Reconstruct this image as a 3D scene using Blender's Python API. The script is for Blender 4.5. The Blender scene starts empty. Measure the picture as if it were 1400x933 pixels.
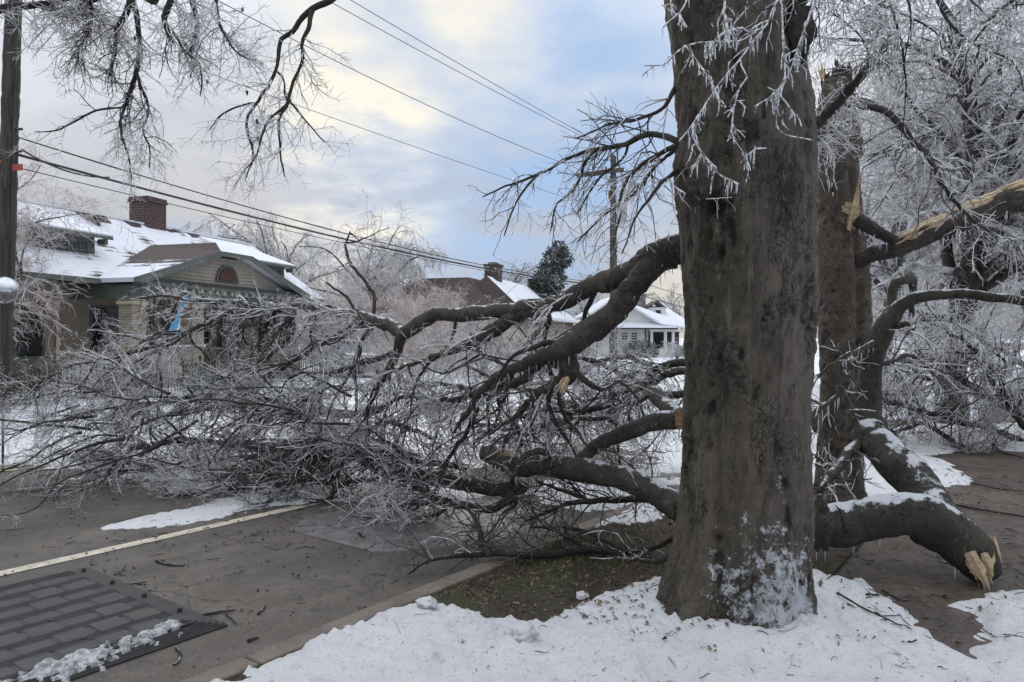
import bpy, math, random
import numpy as np
from mathutils import Vector, Matrix
S = bpy.context.scene
COL = S.collection
RNG = np.random.default_rng(7)
random.seed(7)
R = math.radians

# ------------------------------------------------------------------ camera, sky, sun, exposure
CAMH, FPX, HORY = 1.6, 1000.0, 462.0
cam_d = bpy.data.cameras.new("camera"); cam = bpy.data.objects.new("camera", cam_d); COL.objects.link(cam)
cam_d.sensor_width = 36.0; cam_d.lens = 36.0 * FPX / 1400.0
cam_d.clip_start = 0.05; cam_d.clip_end = 3000
cam.location = (0, 0, CAMH); cam.rotation_euler = (R(90 - 0.26), 0, 0)
S.camera = cam
S.view_settings.view_transform = 'Standard'; S.view_settings.look = 'None'
S.view_settings.gamma = 1; S.view_settings.use_curve_mapping = False
S.view_settings.exposure = 0.66
S.cycles.max_bounces = 6; S.cycles.diffuse_bounces = 3; S.cycles.glossy_bounces = 3
S.cycles.transparent_max_bounces = 6

SUN_DIR = Vector((-0.25, 1.0, 0.252)).normalized()
SUN_EL = math.asin(SUN_DIR.z); SUN_AZ = math.atan2(SUN_DIR.x, SUN_DIR.y)
ld = bpy.data.lights.new("sun", 'SUN'); ld.energy = 0.5; ld.angle = R(25); ld.color = (1.0, 0.9, 0.76)
sun = bpy.data.objects.new("sun", ld); COL.objects.link(sun)
sun.rotation_euler = SUN_DIR.to_track_quat('Z', 'Y').to_euler()

def build_world():
    w = bpy.data.worlds.new("World"); S.world = w; w.use_nodes = True
    nt = w.node_tree; N = nt.nodes; L = nt.links; N.clear()
    out = N.new('ShaderNodeOutputWorld'); bg = N.new('ShaderNodeBackground'); bg.inputs[1].default_value = 0.1
    L.new(bg.outputs[0], out.inputs[0])
    sky = N.new('ShaderNodeTexSky'); sky.sky_type = 'NISHITA'; sky.sun_disc = False
    sky.sun_elevation = SUN_EL; sky.sun_rotation = SUN_AZ % (2 * math.pi)
    tc = N.new('ShaderNodeTexCoord'); D = tc.outputs['Generated']
    def math_(op, a, b=None, c=None, clamp=False):
        n = N.new('ShaderNodeMath'); n.operation = op; n.use_clamp = clamp
        for i, v in enumerate((a, b, c)):
            if v is None: continue
            if isinstance(v, (int, float)): n.inputs[i].default_value = v
            else: L.new(v, n.inputs[i])
        return n.outputs[0]
    def smooth(v, a, b):
        n = N.new('ShaderNodeMapRange'); n.interpolation_type = 'SMOOTHSTEP'
        L.new(v, n.inputs[0]); n.inputs[1].default_value = a; n.inputs[2].default_value = b
        return n.outputs[0]
    def dot(d):
        d = Vector(d).normalized(); n = N.new('ShaderNodeVectorMath'); n.operation = 'DOT_PRODUCT'
        L.new(D, n.inputs[0]); n.inputs[1].default_value = d; return n.outputs['Value']
    def mix(f, a, b):
        n = N.new('ShaderNodeMix'); n.data_type = 'RGBA'
        if isinstance(f, (int, float)): n.inputs[0].default_value = f
        else: L.new(f, n.inputs[0])
        for s, v in ((6, a), (7, b)):
            if isinstance(v, tuple): n.inputs[s].default_value = (*v, 1)
            else: L.new(v, n.inputs[s])
        return n.outputs[2]
    sep = N.new('ShaderNodeSeparateXYZ'); L.new(D, sep.inputs[0])
    z = math_('MAXIMUM', sep.outputs[2], 0.0)
    # cloud-plane coordinates: direction / (height + a bit)
    den = math_('ADD', z, 0.18)
    cmb = N.new('ShaderNodeCombineXYZ')
    L.new(math_('DIVIDE', sep.outputs[0], den), cmb.inputs[0]); L.new(math_('DIVIDE', sep.outputs[1], den), cmb.inputs[1])
    def noise(scale, detail, off, rough=.55):
        mp = N.new('ShaderNodeMapping'); mp.inputs['Location'].default_value = off
        L.new(cmb.outputs[0], mp.inputs[0])
        n = N.new('ShaderNodeTexNoise'); n.inputs['Scale'].default_value = scale; n.inputs['Detail'].default_value = detail
        n.inputs['Roughness'].default_value = rough
        L.new(mp.outputs[0], n.inputs['Vector']); return n.outputs[0]
    n1 = noise(0.9, 6, (3.1, 1.7, 0), .6); n2 = noise(1.5, 6, (0.4, 5.2, 0), .6)
    # overcast: brighter overhead (about three to one)
    grad = math_('ADD', math_('MULTIPLY', z, 2.1), 0.0)
    cloud = mix(smooth(n1, .32, .68), (3.7, 4.0, 4.6), (5.2, 5.35, 5.7))
    gm = N.new('ShaderNodeVectorMath'); gm.operation = 'SCALE'
    L.new(cloud, gm.inputs[0]); L.new(math_('ADD', grad, 0.37), gm.inputs['Scale'])
    c = gm.outputs[0]
    # thinner cloud: blue showing through
    blue = math_('MULTIPLY', smooth(dot((-.03, 1, .30)), .93, 1.0), smooth(n2, .22, .62))
    blue2 = math_('MULTIPLY', smooth(n2, .52, .70), .45)
    c = mix(math_('MULTIPLY', math_('MAXIMUM', blue, blue2), 1.0), c, (2.3, 3.45, 5.3))
    # the sun low behind the cloud: warm openings
    w1 = math_('MULTIPLY', smooth(dot((-.235, 1, .245)), .980, 1.0), smooth(n2, .38, .68))
    w2 = math_('MULTIPLY', smooth(dot((-.15, 1, .46)), .978, 1.0), smooth(n1, .26, .60))
    w3 = math_('MULTIPLY', smooth(dot((.26, 1, .02)), .988, .9995), .5)
    ww = math_('MINIMUM', math_('ADD', math_('ADD', math_('MULTIPLY', w1, 1.0), w2), w3), .80)
    c = mix(ww, c, (7.0, 6.4, 5.15))
    final = mix(0.98, sky.outputs[0], c)
    L.new(final, bg.inputs[0])
build_world()

# ------------------------------------------------------------------ helpers: coordinates
def W(x, y, Y):                       # a point seen at pixel (x, y) of the 1400 px photograph, Y metres ahead
    return np.array([(x - 700) / FPX * Y, Y, CAMH - (y - HORY) / FPX * Y])
def G(x, y, z=0.0):                   # the ground point there
    Y = (CAMH - z) * FPX / (y - HORY); return np.array([(x - 700) / FPX * Y, Y, z])
def at(x, Y, z=0.): return np.array([(x - 700) / FPX * Y, Y, z])
U = np.array([.595, .804]); Nn = np.array([.804, -.595])     # along the road, across it (towards the pavement)
def ST(s, t, z=0.0): p = U * s + Nn * t; return np.array([p[0], p[1], z])
ZR = -0.10

# ------------------------------------------------------------------ helpers: noise
def _h(i, j, k):
    n = (i * 73856093) ^ (j * 19349663) ^ (k * 83492791)
    n = (n ^ (n >> 13)) * 1274126177
    n = n & 0x7fffffff
    n = (n ^ (n >> 16)) & 0xffff
    return n / 65535.0
def vnoise(p):
    p = np.asarray(p, float); i = np.floor(p).astype(np.int64); f = p - i; f = f * f * (3 - 2 * f)
    r = 0
    for dx in (0, 1):
        for dy in (0, 1):
            for dz in (0, 1):
                w = (f[..., 0] if dx else 1 - f[..., 0]) * (f[..., 1] if dy else 1 - f[..., 1]) * (f[..., 2] if dz else 1 - f[..., 2])
                r = r + w * _h(i[..., 0] + dx, i[..., 1] + dy, i[..., 2] + dz)
    return r * 2 - 1
def fbm(p, o=4, g=.5):
    p = np.asarray(p, float); r = 0; a = 1; t = 0
    for k in range(o):
        r = r + a * vnoise(p * 2 ** k + 17.3 * k); t += a; a *= g
    return r / t

# ------------------------------------------------------------------ helpers: materials
def new_mat(name):
    m = bpy.data.materials.new(name); m.use_nodes = True
    nt = m.node_tree; return m, nt.nodes, nt.links, nt.nodes['Principled BSDF']
def _noise(N, L, vec, scale, detail=4, rough=.6, dist=0):
    n = N.new('ShaderNodeTexNoise'); n.inputs['Scale'].default_value = scale; n.inputs['Detail'].default_value = detail
    n.inputs['Roughness'].default_value = rough; n.inputs['Distortion'].default_value = dist
    L.new(vec, n.inputs['Vector']); return n.outputs[0]
def _range(N, L, v, a, b, c=0., d=1.):
    n = N.new('ShaderNodeMapRange'); n.interpolation_type = 'SMOOTHSTEP'; L.new(v, n.inputs[0])
    for i, x in enumerate((a, b, c, d)): n.inputs[i + 1].default_value = x
    return n.outputs[0]
def _mix(N, L, f, a, b, mode='MIX'):
    n = N.new('ShaderNodeMix'); n.data_type = 'RGBA'; n.blend_type = mode
    if isinstance(f, (int, float)): n.inputs[0].default_value = f
    else: L.new(f, n.inputs[0])
    for s, v in ((6, a), (7, b)):
        if isinstance(v, tuple): n.inputs[s].default_value = (*v, 1)
        else: L.new(v, n.inputs[s])
    return n.outputs[2]
def _m(N, L, op, a, b=None):
    n = N.new('ShaderNodeMath'); n.operation = op
    for i, v in enumerate((a, b)):
        if v is None: continue
        if isinstance(v, (int, float)): n.inputs[i].default_value = v
        else: L.new(v, n.inputs[i])
    return n.outputs[0]
SNOW = (.80, .82, .86)
def mat(name, c1, c2=None, scale=8, rough=.8, bump=0., bscale=None, snow=None, obj=False, spec=.5, stretch=None, c3=None, metal=0., lo=.35, hi=.65):
    """noise mix of c1 and c2 (c3: finer specks); bump; snow = (threshold of the upward normal, softness, noise scale)"""
    m, N, L, B = new_mat(name)
    B.inputs['Roughness'].default_value = rough; B.inputs['Specular IOR Level'].default_value = spec; B.inputs['Metallic'].default_value = metal
    if obj: vec = N.new('ShaderNodeTexCoord').outputs['Object']
    else: vec = N.new('ShaderNodeNewGeometry').outputs['Position']
    v2 = vec
    if stretch:
        mp = N.new('ShaderNodeMapping'); mp.inputs['Scale'].default_value = stretch; L.new(vec, mp.inputs[0]); v2 = mp.outputs[0]
    col = None
    if c2:
        col = _mix(N, L, _range(N, L, _noise(N, L, v2, scale), lo, hi), c1, c2)
        if c3: col = _mix(N, L, _range(N, L, _noise(N, L, v2, scale * 5, 3), .55, .7), col, c3)
    if snow:
        g = N.new('ShaderNodeNewGeometry'); sp = N.new('ShaderNodeSeparateXYZ'); L.new(g.outputs['Normal'], sp.inputs[0])
        f = _m(N, L, 'ADD', sp.outputs[2], _m(N, L, 'MULTIPLY', _m(N, L, 'SUBTRACT', _noise(N, L, vec, snow[2], 4, .65), .5), 1.1))
        f = _range(N, L, f, snow[0] - snow[1], snow[0] + snow[1])
        col = _mix(N, L, f, col if col is not None else c1, SNOW)
    if col is not None: L.new(col, B.inputs['Base Color'])
    else: B.inputs['Base Color'].default_value = (*c1, 1)
    if bump:
        b = N.new('ShaderNodeBump'); b.inputs['Strength'].default_value = bump; b.inputs['Distance'].default_value = .02
        L.new(_noise(N, L, v2, bscale or scale * 4, 5), b.inputs['Height']); L.new(b.outputs[0], B.inputs['Normal'])
    return m

MT = {}
def bark_mat(name, c1, c2, snow, scale=6., icy=False):
    m, N, L, B = new_mat(name)
    B.inputs['Roughness'].default_value = .55 if icy else .8
    vec = N.new('ShaderNodeNewGeometry').outputs['Position']
    col = _mix(N, L, _range(N, L, _noise(N, L, vec, scale), .3, .7), c1, c2)
    col = _mix(N, L, _range(N, L, _noise(N, L, vec, scale * 4, 5, .75), .50, .64), col, tuple(x * .40 for x in c1))
    col = _mix(N, L, _range(N, L, _noise(N, L, vec, scale * 2.3 + 3, 5, .75, .8), .56, .68), col, tuple(min(1, x * 1.9) for x in c2))
    if snow:
        g = N.new('ShaderNodeNewGeometry'); sp = N.new('ShaderNodeSeparateXYZ'); L.new(g.outputs['Normal'], sp.inputs[0])
        f = _m(N, L, 'ADD', sp.outputs[2], _m(N, L, 'MULTIPLY', _m(N, L, 'SUBTRACT', _noise(N, L, vec, 9, 5, .7), .5), 1.5))
        f = _range(N, L, f, snow - .06, snow + .1)
        col = _mix(N, L, f, col, (.72, .74, .78))
    L.new(col, B.inputs['Base Color'])
    b = N.new('ShaderNodeBump'); b.inputs['Strength'].default_value = 1.0; b.inputs['Distance'].default_value = .035
    L.new(_noise(N, L, vec, 30, 6, .75), b.inputs['Height']); L.new(b.outputs[0], B.inputs['Normal'])
    return m
MT['limb'] = bark_mat('limb_bark', (.038, .032, .025), (.092, .078, .060), .90)
MT['limb_dark'] = bark_mat('wet_bark', (.024, .020, .017), (.052, .044, .036), 1.05)
MT['far_bark'] = bark_mat('far_bark', (.075, .066, .058), (.13, .115, .10), 1.1)
MT['twig'] = mat('dark_twig', (.026, .022, .020), (.062, .053, .048), 14, .5)
MT['ice'] = mat('ice_coated_twig', (.34, .33, .332), (.76, .76, .77), 14, .16, spec=.9, c3=(.13, .115, .11))
MT['frost'] = mat('frosted_twig', (.36, .355, .355), (.72, .72, .73), 5, .35, spec=.6)
MT['frost_far'] = mat('frosted_far_twig', (.44, .435, .435), (.68, .68, .69), 1.2, .6)
MT['pink'] = mat('pinkish_frosted_twig', (.46, .39, .37), (.72, .66, .64), 1.5, .5)
MT['wood'] = mat('torn_wood', (.46, .33, .19), (.66, .53, .36), 26, .75, .8, 120, c3=(.30, .18, .10))
MT['redwood'] = mat('torn_heartwood', (.27, .15, .085), (.42, .28, .17), 25, .7, .5, 80)
def ice_clear():
    m, N, L, B = new_mat('clear_ice'); B.inputs['Base Color'].default_value = (.75, .79, .84, 1)
    B.inputs['Roughness'].default_value = .12; B.inputs['Specular IOR Level'].default_value = .8
    B.inputs['Transmission Weight'].default_value = .35; B.inputs['IOR'].default_value = 1.31
    return m
MT['icicle'] = ice_clear()
MT['glassy'] = mat('glassy_ice', (.10, .095, .09), (.66, .67, .69), 40, .08, spec=1.0, lo=.40, hi=.58)

# ------------------------------------------------------------------ helpers: objects
ORG = {}
def tag(o, label=None, cat=None, group=None, kind=None):
    if label: o['label'] = label
    if cat: o['category'] = cat
    if group: o['group'] = group
    if kind: o['kind'] = kind
    return o
def empty(name, loc=(0, 0, 0), label=None, cat=None, group=None, rz=0, kind=None):
    o = bpy.data.objects.new(name, None); COL.objects.link(o); o.location = tuple(loc); o.rotation_euler = (0, 0, rz)
    o.empty_display_size = .2; ORG[o.name] = np.array(loc, float)
    return tag(o, label, cat, group, kind)
def mk(name, V, F, mats, parent=None, smooth=True, mi=None, kind=None, local=False):
    """V (n,3); F: list of face arrays (m,3)/(m,4)... ; world coordinates unless local"""
    V = np.asarray(V, np.float32).reshape(-1, 3)
    org = np.zeros(3)
    if parent is not None:
        org = ORG.get(parent.name, np.zeros(3))
        if not local: V = V - org.astype(np.float32)
    if isinstance(F, np.ndarray): F = [F]
    F = [np.asarray(f, np.int32) for f in F if len(f)]
    me = bpy.data.meshes.new(name)
    me.vertices.add(len(V)); me.vertices.foreach_set('co', V.ravel())
    ln = np.concatenate([np.full(len(f), f.shape[1], np.int32) for f in F]); li = np.concatenate([f.ravel() for f in F])
    me.loops.add(len(li)); me.loops.foreach_set('vertex_index', li)
    me.polygons.add(len(ln)); st = np.zeros(len(ln), np.int32); st[1:] = np.cumsum(ln)[:-1]
    me.polygons.foreach_set('loop_start', st); me.polygons.foreach_set('loop_total', ln)
    if not isinstance(mats, (list, tuple)): mats = [mats]
    for m in mats: me.materials.append(m)
    if mi is not None: me.polygons.foreach_set('material_index', np.asarray(mi, np.int32))
    me.polygons.foreach_set('use_smooth', np.full(len(ln), bool(smooth)))
    me.update(calc_edges=True)
    o = bpy.data.objects.new(name, me); COL.objects.link(o)
    if parent is not None: o.parent = parent; ORG[o.name] = org
    if kind: o['kind'] = kind
    return o
def copy_part(o, parent, loc, rot=None, scale=None):
    c = o.copy(); COL.objects.link(c); c.parent = parent; c.location = tuple(loc)
    if rot is not None: c.rotation_euler = rot
    if scale is not None: c.scale = scale
    return c
class MB:                              # flat-shaded collector for buildings and hardware, local coordinates
    def __init__(s): s.v = []; s.f = []
    def poly(s, pts, faces):
        b = len(s.v); s.v += [tuple(map(float, p)) for p in pts]; s.f += [tuple(b + i for i in f) for f in faces]; return s
    def box(s, x0, x1, y0, y1, z0, z1):
        return s.poly([(x0, y0, z0), (x1, y0, z0), (x1, y1, z0), (x0, y1, z0), (x0, y0, z1), (x1, y0, z1), (x1, y1, z1), (x0, y1, z1)],
                      [(0, 3, 2, 1), (4, 5, 6, 7), (0, 1, 5, 4), (1, 2, 6, 5), (2, 3, 7, 6), (3, 0, 4, 7)])
    def slab(s, pts, t):               # polygon thickened downwards along its normal
        P = [Vector(p) for p in pts]; n = (P[1] - P[0]).cross(P[2] - P[0]).normalized()
        if n.z < 0: P.reverse(); n = -n
        k = len(P); Q = [p - n * t for p in P]
        return s.poly(P + Q, [tuple(range(k)), tuple(range(2 * k - 1, k - 1, -1))] + [(i, i + k, (i + 1) % k + k, (i + 1) % k) for i in range(k)])
    def prism(s, pts, d):              # polygon pts extruded by vector d
        P = [Vector(p) for p in pts]; k = len(P); Q = [p + Vector(d) for p in P]
        return s.poly(P + Q, [tuple(range(k)), tuple(range(2 * k - 1, k - 1, -1))] + [(i, i + k, (i + 1) % k + k, (i + 1) % k) for i in range(k)])
    def cyl(s, a, b, r0, r1=None, n=10):
        a, b = Vector(a), Vector(b); r1 = r0 if r1 is None else r1; d = (b - a).normalized()
        x = d.orthogonal().normalized(); y = d.cross(x); P = []
        for c, r in ((a, r0), (b, r1)):
            P += [c + (x * math.cos(2 * math.pi * i / n) + y * math.sin(2 * math.pi * i / n)) * r for i in range(n)]
        return s.poly(P, [tuple(range(n - 1, -1, -1)), tuple(range(n, 2 * n))] + [(i, (i + 1) % n, (i + 1) % n + n, i + n) for i in range(n)])
    def build(s, name, m, parent=None, kind=None, smooth=False, bevel=0):
        me = bpy.data.meshes.new(name); me.from_pydata(s.v, [], s.f)
        me.materials.append(m); me.update()
        import bmesh
        bm = bmesh.new(); bm.from_mesh(me); bmesh.ops.recalc_face_normals(bm, faces=bm.faces)
        if bevel: bmesh.ops.bevel(bm, geom=[e for e in bm.edges], offset=bevel, segments=1, affect='EDGES')
        bm.to_mesh(me); bm.free()
        if smooth:
            for p in me.polygons: p.use_smooth = True
        o = bpy.data.objects.new(name, me); COL.objects.link(o)
        if parent is not None: o.parent = parent; ORG[o.name] = ORG.get(parent.name, np.zeros(3))
        if kind: o['kind'] = kind
        return o

# ------------------------------------------------------------------ helpers: branches
def catmull(pts, n):
    P = np.asarray(pts, float); d = np.r_[0, np.cumsum(np.linalg.norm(np.diff(P[:, :3], axis=0), axis=1))]
    P = np.vstack([2 * P[0] - P[1], P, 2 * P[-1] - P[-2]])
    u = np.linspace(0, d[-1], n); i = np.clip(np.searchsorted(d, u, 'right') - 1, 0, len(d) - 2)
    f = ((u - d[i]) / np.maximum(d[i + 1] - d[i], 1e-9))[:, None]
    a, b, c, e = P[i], P[i + 1], P[i + 2], P[i + 3]
    return .5 * (2 * b + (c - a) * f + (2 * a - 5 * b + 4 * c - e) * f ** 2 + (3 * b - a - 3 * c + e) * f ** 3)
def nrm(v): return v / np.maximum(np.linalg.norm(v, axis=-1, keepdims=True), 1e-9)
def tube_arrays(P, Rd, n, rough=0, cap=False):
    """P (M,K,3) polylines, Rd (M,K) radii -> verts, quads"""
    M, K = P.shape[:2]
    T = np.empty_like(P); T[:, 1:-1] = P[:, 2:] - P[:, :-2]; T[:, 0] = P[:, 1] - P[:, 0]; T[:, -1] = P[:, -1] - P[:, -2]
    T = nrm(T); ref = np.array([.31, .17, .93]); ref2 = np.array([.9, -.3, .1])
    md = nrm(P[:, -1] - P[:, 0]); rr = np.where((np.abs(md @ nrm(ref)) > .85)[:, None], ref2, ref)[:, None, :]
    A = nrm(np.cross(T, np.broadcast_to(rr, T.shape))); B = np.cross(T, A)
    th = np.arange(n) * 2 * math.pi / n
    ring = A[:, :, None, :] * np.cos(th)[None, None, :, None] + B[:, :, None, :] * np.sin(th)[None, None, :, None]
    rad = Rd[:, :, None]
    if rough:
        q = P[:, :, None, :] + ring * Rd[:, :, None, None]
        rad = rad * (1 + rough * (fbm(q * (0.35 / np.maximum(Rd.mean(), .01)), 3) + .7 * fbm(q * (1.3 / np.maximum(Rd.mean(), .01)), 2)))
    V = (P[:, :, None, :] + ring * rad[..., None]).reshape(-1, 3)
    i = np.arange(M)[:, None, None] * K * n + np.arange(K - 1)[None, :, None] * n
    j = np.arange(n)[None, None, :]; j2 = (j + 1) % n
    F = np.stack([i + j, i + j2, i + n + j2, i + n + j], -1).reshape(-1, 4)
    return V, F
def limb(name, pts, m, parent, sides=12, rough=.16, step=.035, wob=.012, smooth_end=True, ends=(1, 1)):
    """pts: (x px, y px, Y, width px) of the photograph -> one tapering bark tube; returns object, path (K,3), radii"""
    Q = np.array([np.r_[W(p[0], p[1], p[2]), p[3] * p[2] / FPX / 2] for p in pts])
    return limb3(name, Q, m, parent, sides, rough, step, wob, ends)
def limb3(name, Q, m, parent, sides=12, rough=.16, step=.035, wob=.012, ends=(1, 1)):
    L = np.linalg.norm(np.diff(Q[:, :3], axis=0), axis=1).sum()
    n = int(np.clip(L / step, 8, 130)); C = catmull(Q, n)
    C[:, 3] = np.clip(C[:, 3], Q[:, 3].min() * .9, Q[:, 3].max() * 1.05)
    P = C[:, :3] + wob * np.stack([fbm(C[:, :3] * 3.1 + k * 31, 4, .7) for k in range(3)], -1) * 2.6
    rad = C[:, 3] * (1 + .16 * fbm(C[:, :3] * 5.3 + 7, 3) + .22 * np.clip(fbm(C[:, :3] * 7.7 + 2, 2) - .25, 0, 1))
    Pc, Rc = P, rad.copy()
    if ends[0]: Pc = np.vstack([P[:1] - (P[1:2] - P[:1]) * .6, Pc]); Rc = np.r_[Rc[0] * .35, Rc]
    if ends[1]: Pc = np.vstack([Pc, P[-1:] + (P[-1:] - P[-2:-1]) * .6]); Rc = np.r_[Rc, Rc[-1] * .35]
    V, F = tube_arrays(Pc[None], Rc[None], sides, rough)
    K = len(Pc); tail = [np.arange(sides)[::-1][None], (np.arange(sides) + (K - 1) * sides)[None]]
    o = mk(name, V, [F] + tail, m, parent)
    return o, P, rad
def resample(P, Rr, k):
    i = np.linspace(0, len(P) - 1, k); j = np.clip(i.astype(int), 0, len(P) - 2); f = (i - j)
    return P[j] * (1 - f)[:, None] + P[j + 1] * f[:, None], Rr[j] * (1 - f) + Rr[j + 1] * f
def grow(P, Rr, n, L, ang=(30, 75), K=5, t0=.15, t1=1., grav=0., wob=.25, rk=.6, rmin=.002, rmax=9, taper=.4, bias=None, rng=RNG, shrink=.5, weight=None, floor=None, spread=(.5, 1.3)):
    N_, k = P.shape[:2]
    w = np.linalg.norm(np.diff(P, axis=1), axis=2).sum(1)
    if weight is not None: w = w * weight
    idx = rng.choice(N_, n, p=w / w.sum())
    uf = rng.uniform(t0, t1, n); u = uf * (k - 1); i = np.minimum(u.astype(int), k - 2); f = (u - i)[:, None]
    pos = P[idx, i] * (1 - f) + P[idx, i + 1] * f; tan = nrm(P[idx, i + 1] - P[idx, i])
    rad = Rr[idx, i] * (1 - f[:, 0]) + Rr[idx, i + 1] * f[:, 0]
    perp = nrm(np.cross(tan, rng.normal(size=(n, 3)))); a = np.radians(rng.uniform(ang[0], ang[1], n))[:, None]
    d = tan * np.cos(a) + perp * np.sin(a)
    if bias is not None: d = nrm(d + np.asarray(bias))
    ln = L * rng.uniform(spread[0], spread[1], n) * (1 - shrink * uf); st = (ln / (K - 1))[:, None]
    out = np.empty((n, K, 3)); out[:, 0] = pos; drift = rng.normal(size=(n, 3)) * wob * .5
    for q in range(1, K):
        d = nrm(d + rng.normal(size=(n, 3)) * wob + drift * .4 + np.array([0, 0, -grav])); pos = pos + d * st
        if floor is not None:
            fl = floor(pos) if callable(floor) else floor
            low = pos[:, 2] < fl + .012
            pos[:, 2] = np.where(low, fl + .012 + rng.uniform(0, .02, n), pos[:, 2]); d[:, 2] = np.where(low, np.abs(d[:, 2]) * .3, d[:, 2])
        out[:, q] = pos
    r0 = np.clip(rad * rk, rmin, rmax); return out, r0[:, None] * np.linspace(1, taper, K)[None]
def twig_mesh(name, sets, mats, parent, kind='stuff', fr=.6, rng=RNG):
    """sets: list of (P, R, sides); a share fr of each set takes material 1 (iced)"""
    Vs, Fs, Ms, b = [], [], [], 0
    for P, Rr, n in sets:
        if len(P) == 0: continue
        V, F = tube_arrays(P, Rr, n); Vs.append(V); Fs.append(F + b); b += len(V)
        q = P[:, P.shape[1] // 2]; pr = fr + .7 * vnoise(q * 1.7 + 3) + .45 * vnoise(q * 6 + 9) + .28 * np.clip(q[:, 2] - .8, -1, .7)
        m = (rng.random(len(P)) < pr).astype(np.int32); Ms.append(np.repeat(m, (P.shape[1] - 1) * n))
    return mk(name, np.vstack(Vs), np.vstack(Fs), mats, parent, True, np.concatenate(Ms), kind)
def icicles(name, paths, n, parent, lmin=.02, lmax=.1, r=.004, rng=RNG):
    P = np.concatenate([p for p, _ in paths]); Rr = np.concatenate([q for _, q in paths])
    i = rng.integers(0, len(P), n); base = P[i] - np.c_[np.zeros(n), np.zeros(n), Rr[i] * .9]
    base[:, :2] += rng.normal(size=(n, 2)) * Rr[i][:, None] * .3
    l = rng.uniform(lmin, lmax, n) * rng.uniform(.4, 1, n)
    K = np.stack([base, base - np.c_[np.zeros(n), np.zeros(n), l * .5], base - np.c_[rng.normal(size=(n, 2)) * .003, l]], 1)
    V, F = tube_arrays(K, r * np.array([1, .7, .12])[None] * rng.uniform(.6, 1.2, n)[:, None], 5)
    return mk(name, V, F, MT['icicle'], parent, True, None, 'stuff')
def splinters(parent, at, d, n, l, w, m, rng, spread=.5, name='splinter'):
    """torn fibres: flat jagged blades rooted side by side over a patch w wide"""
    at, d = np.asarray(at, float), nrm(np.asarray(d, float)); side = nrm(np.cross(d, [.3, .9, .25])); nor = np.cross(d, side)
    for i in range(n):
        q = (i + .5) / n * 2 - 1; dd = nrm(d + side * q * spread * .35 + rng.normal(size=3) * spread * .10)
        a = nrm(side + rng.normal(size=3) * .35); a = nrm(a - dd * (a @ dd)); b = np.cross(dd, a)
        p = at + side * q * w * .8 + nor * rng.normal() * w * .28; L_ = l * rng.uniform(.5, 1.15) * (1 - .25 * abs(q)); ww = w * (rng.uniform(.22, .42) if i % 3 == 0 else rng.uniform(.05, .16)); tt = ww * .4
        prof = [(-.35, .9, 0), (.05, 1.15, 0), (.3, .95, rng.normal() * .2), (.55, .62, rng.normal() * .3), (.8, .30, rng.normal() * .4), (1.0, .03, rng.normal() * .4)]; V = []
        for (u, s, off) in prof:
            c = p + dd * L_ * u + a * ww * off * .6; k = rng.uniform(.8, 1.2)
            V += [c + a * ww * s * k + b * tt * s * .4, c + b * tt * s + a * ww * .2 * s, c - a * ww * s * k - b * tt * s * .2, c - b * tt * s]
        F = [[k * 4 + j, k * 4 + (j + 1) % 4, k * 4 + 4 + (j + 1) % 4, k * 4 + 4 + j] for k in range(len(prof) - 1) for j in range(4)]
        mk(name, V, [np.array(F), np.array([[3, 2, 1, 0], [20, 21, 22, 23]])], m, parent, False)

# ================================================================== GROUND, ROAD, PAVEMENT
def sdf(poly, X, Y):                   # signed distance to polygon, positive inside
    poly = np.asarray(poly, float)[:, :2]; d = np.full(X.shape, 1e9); ins = np.zeros(X.shape, bool)
    for k in range(len(poly)):
        a, b = poly[k], poly[(k + 1) % len(poly)]; e = b - a; px, py = X - a[0], Y - a[1]
        t = np.clip((px * e[0] + py * e[1]) / max(e @ e, 1e-9), 0, 1)
        d = np.minimum(d, np.hypot(px - e[0] * t, py - e[1] * t))
        c = ((a[1] > Y) != (b[1] > Y)) & (X < (b[0] - a[0]) * (Y - a[1]) / ((b[1] - a[1]) if b[1] != a[1] else 1e-9) + a[0]); ins ^= c
    return np.where(ins, d, -d)
def grid_st(s0, s1, t0, t1, ds, dt):
    ns, nt = int((s1 - s0) / ds) + 1, int((t1 - t0) / dt) + 1
    s, t = np.meshgrid(np.linspace(s0, s1, ns), np.linspace(t0, t1, nt), indexing='ij')
    X = U[0] * s + Nn[0] * t; Y = U[1] * s + Nn[1] * t
    i = np.arange(ns * nt).reshape(ns, nt)
    F = np.stack([i[:-1, :-1], i[:-1, 1:], i[1:, 1:], i[1:, :-1]], -1).reshape(-1, 4)[:, ::-1]
    return s, t, X, Y, F
def sheet(name, s0, s1, t0, t1, ds, dt, zf, m, kind='structure', cull=None, parent=None):
    s, t, X, Y, F = grid_st(s0, s1, t0, t1, ds, dt); Z = zf(s, t, X, Y) * np.ones_like(X)
    if cull is not None:
        k = (Z > cull(s, t, X, Y)).ravel(); F = F[k[F].any(1)]
    V = np.stack([X, Y, Z], -1).reshape(-1, 3)
    used = np.unique(F); remap = np.zeros(len(V), np.int64); remap[used] = np.arange(len(used))
    return mk(name, V[used], remap[F], m, parent, True, None, kind)

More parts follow.
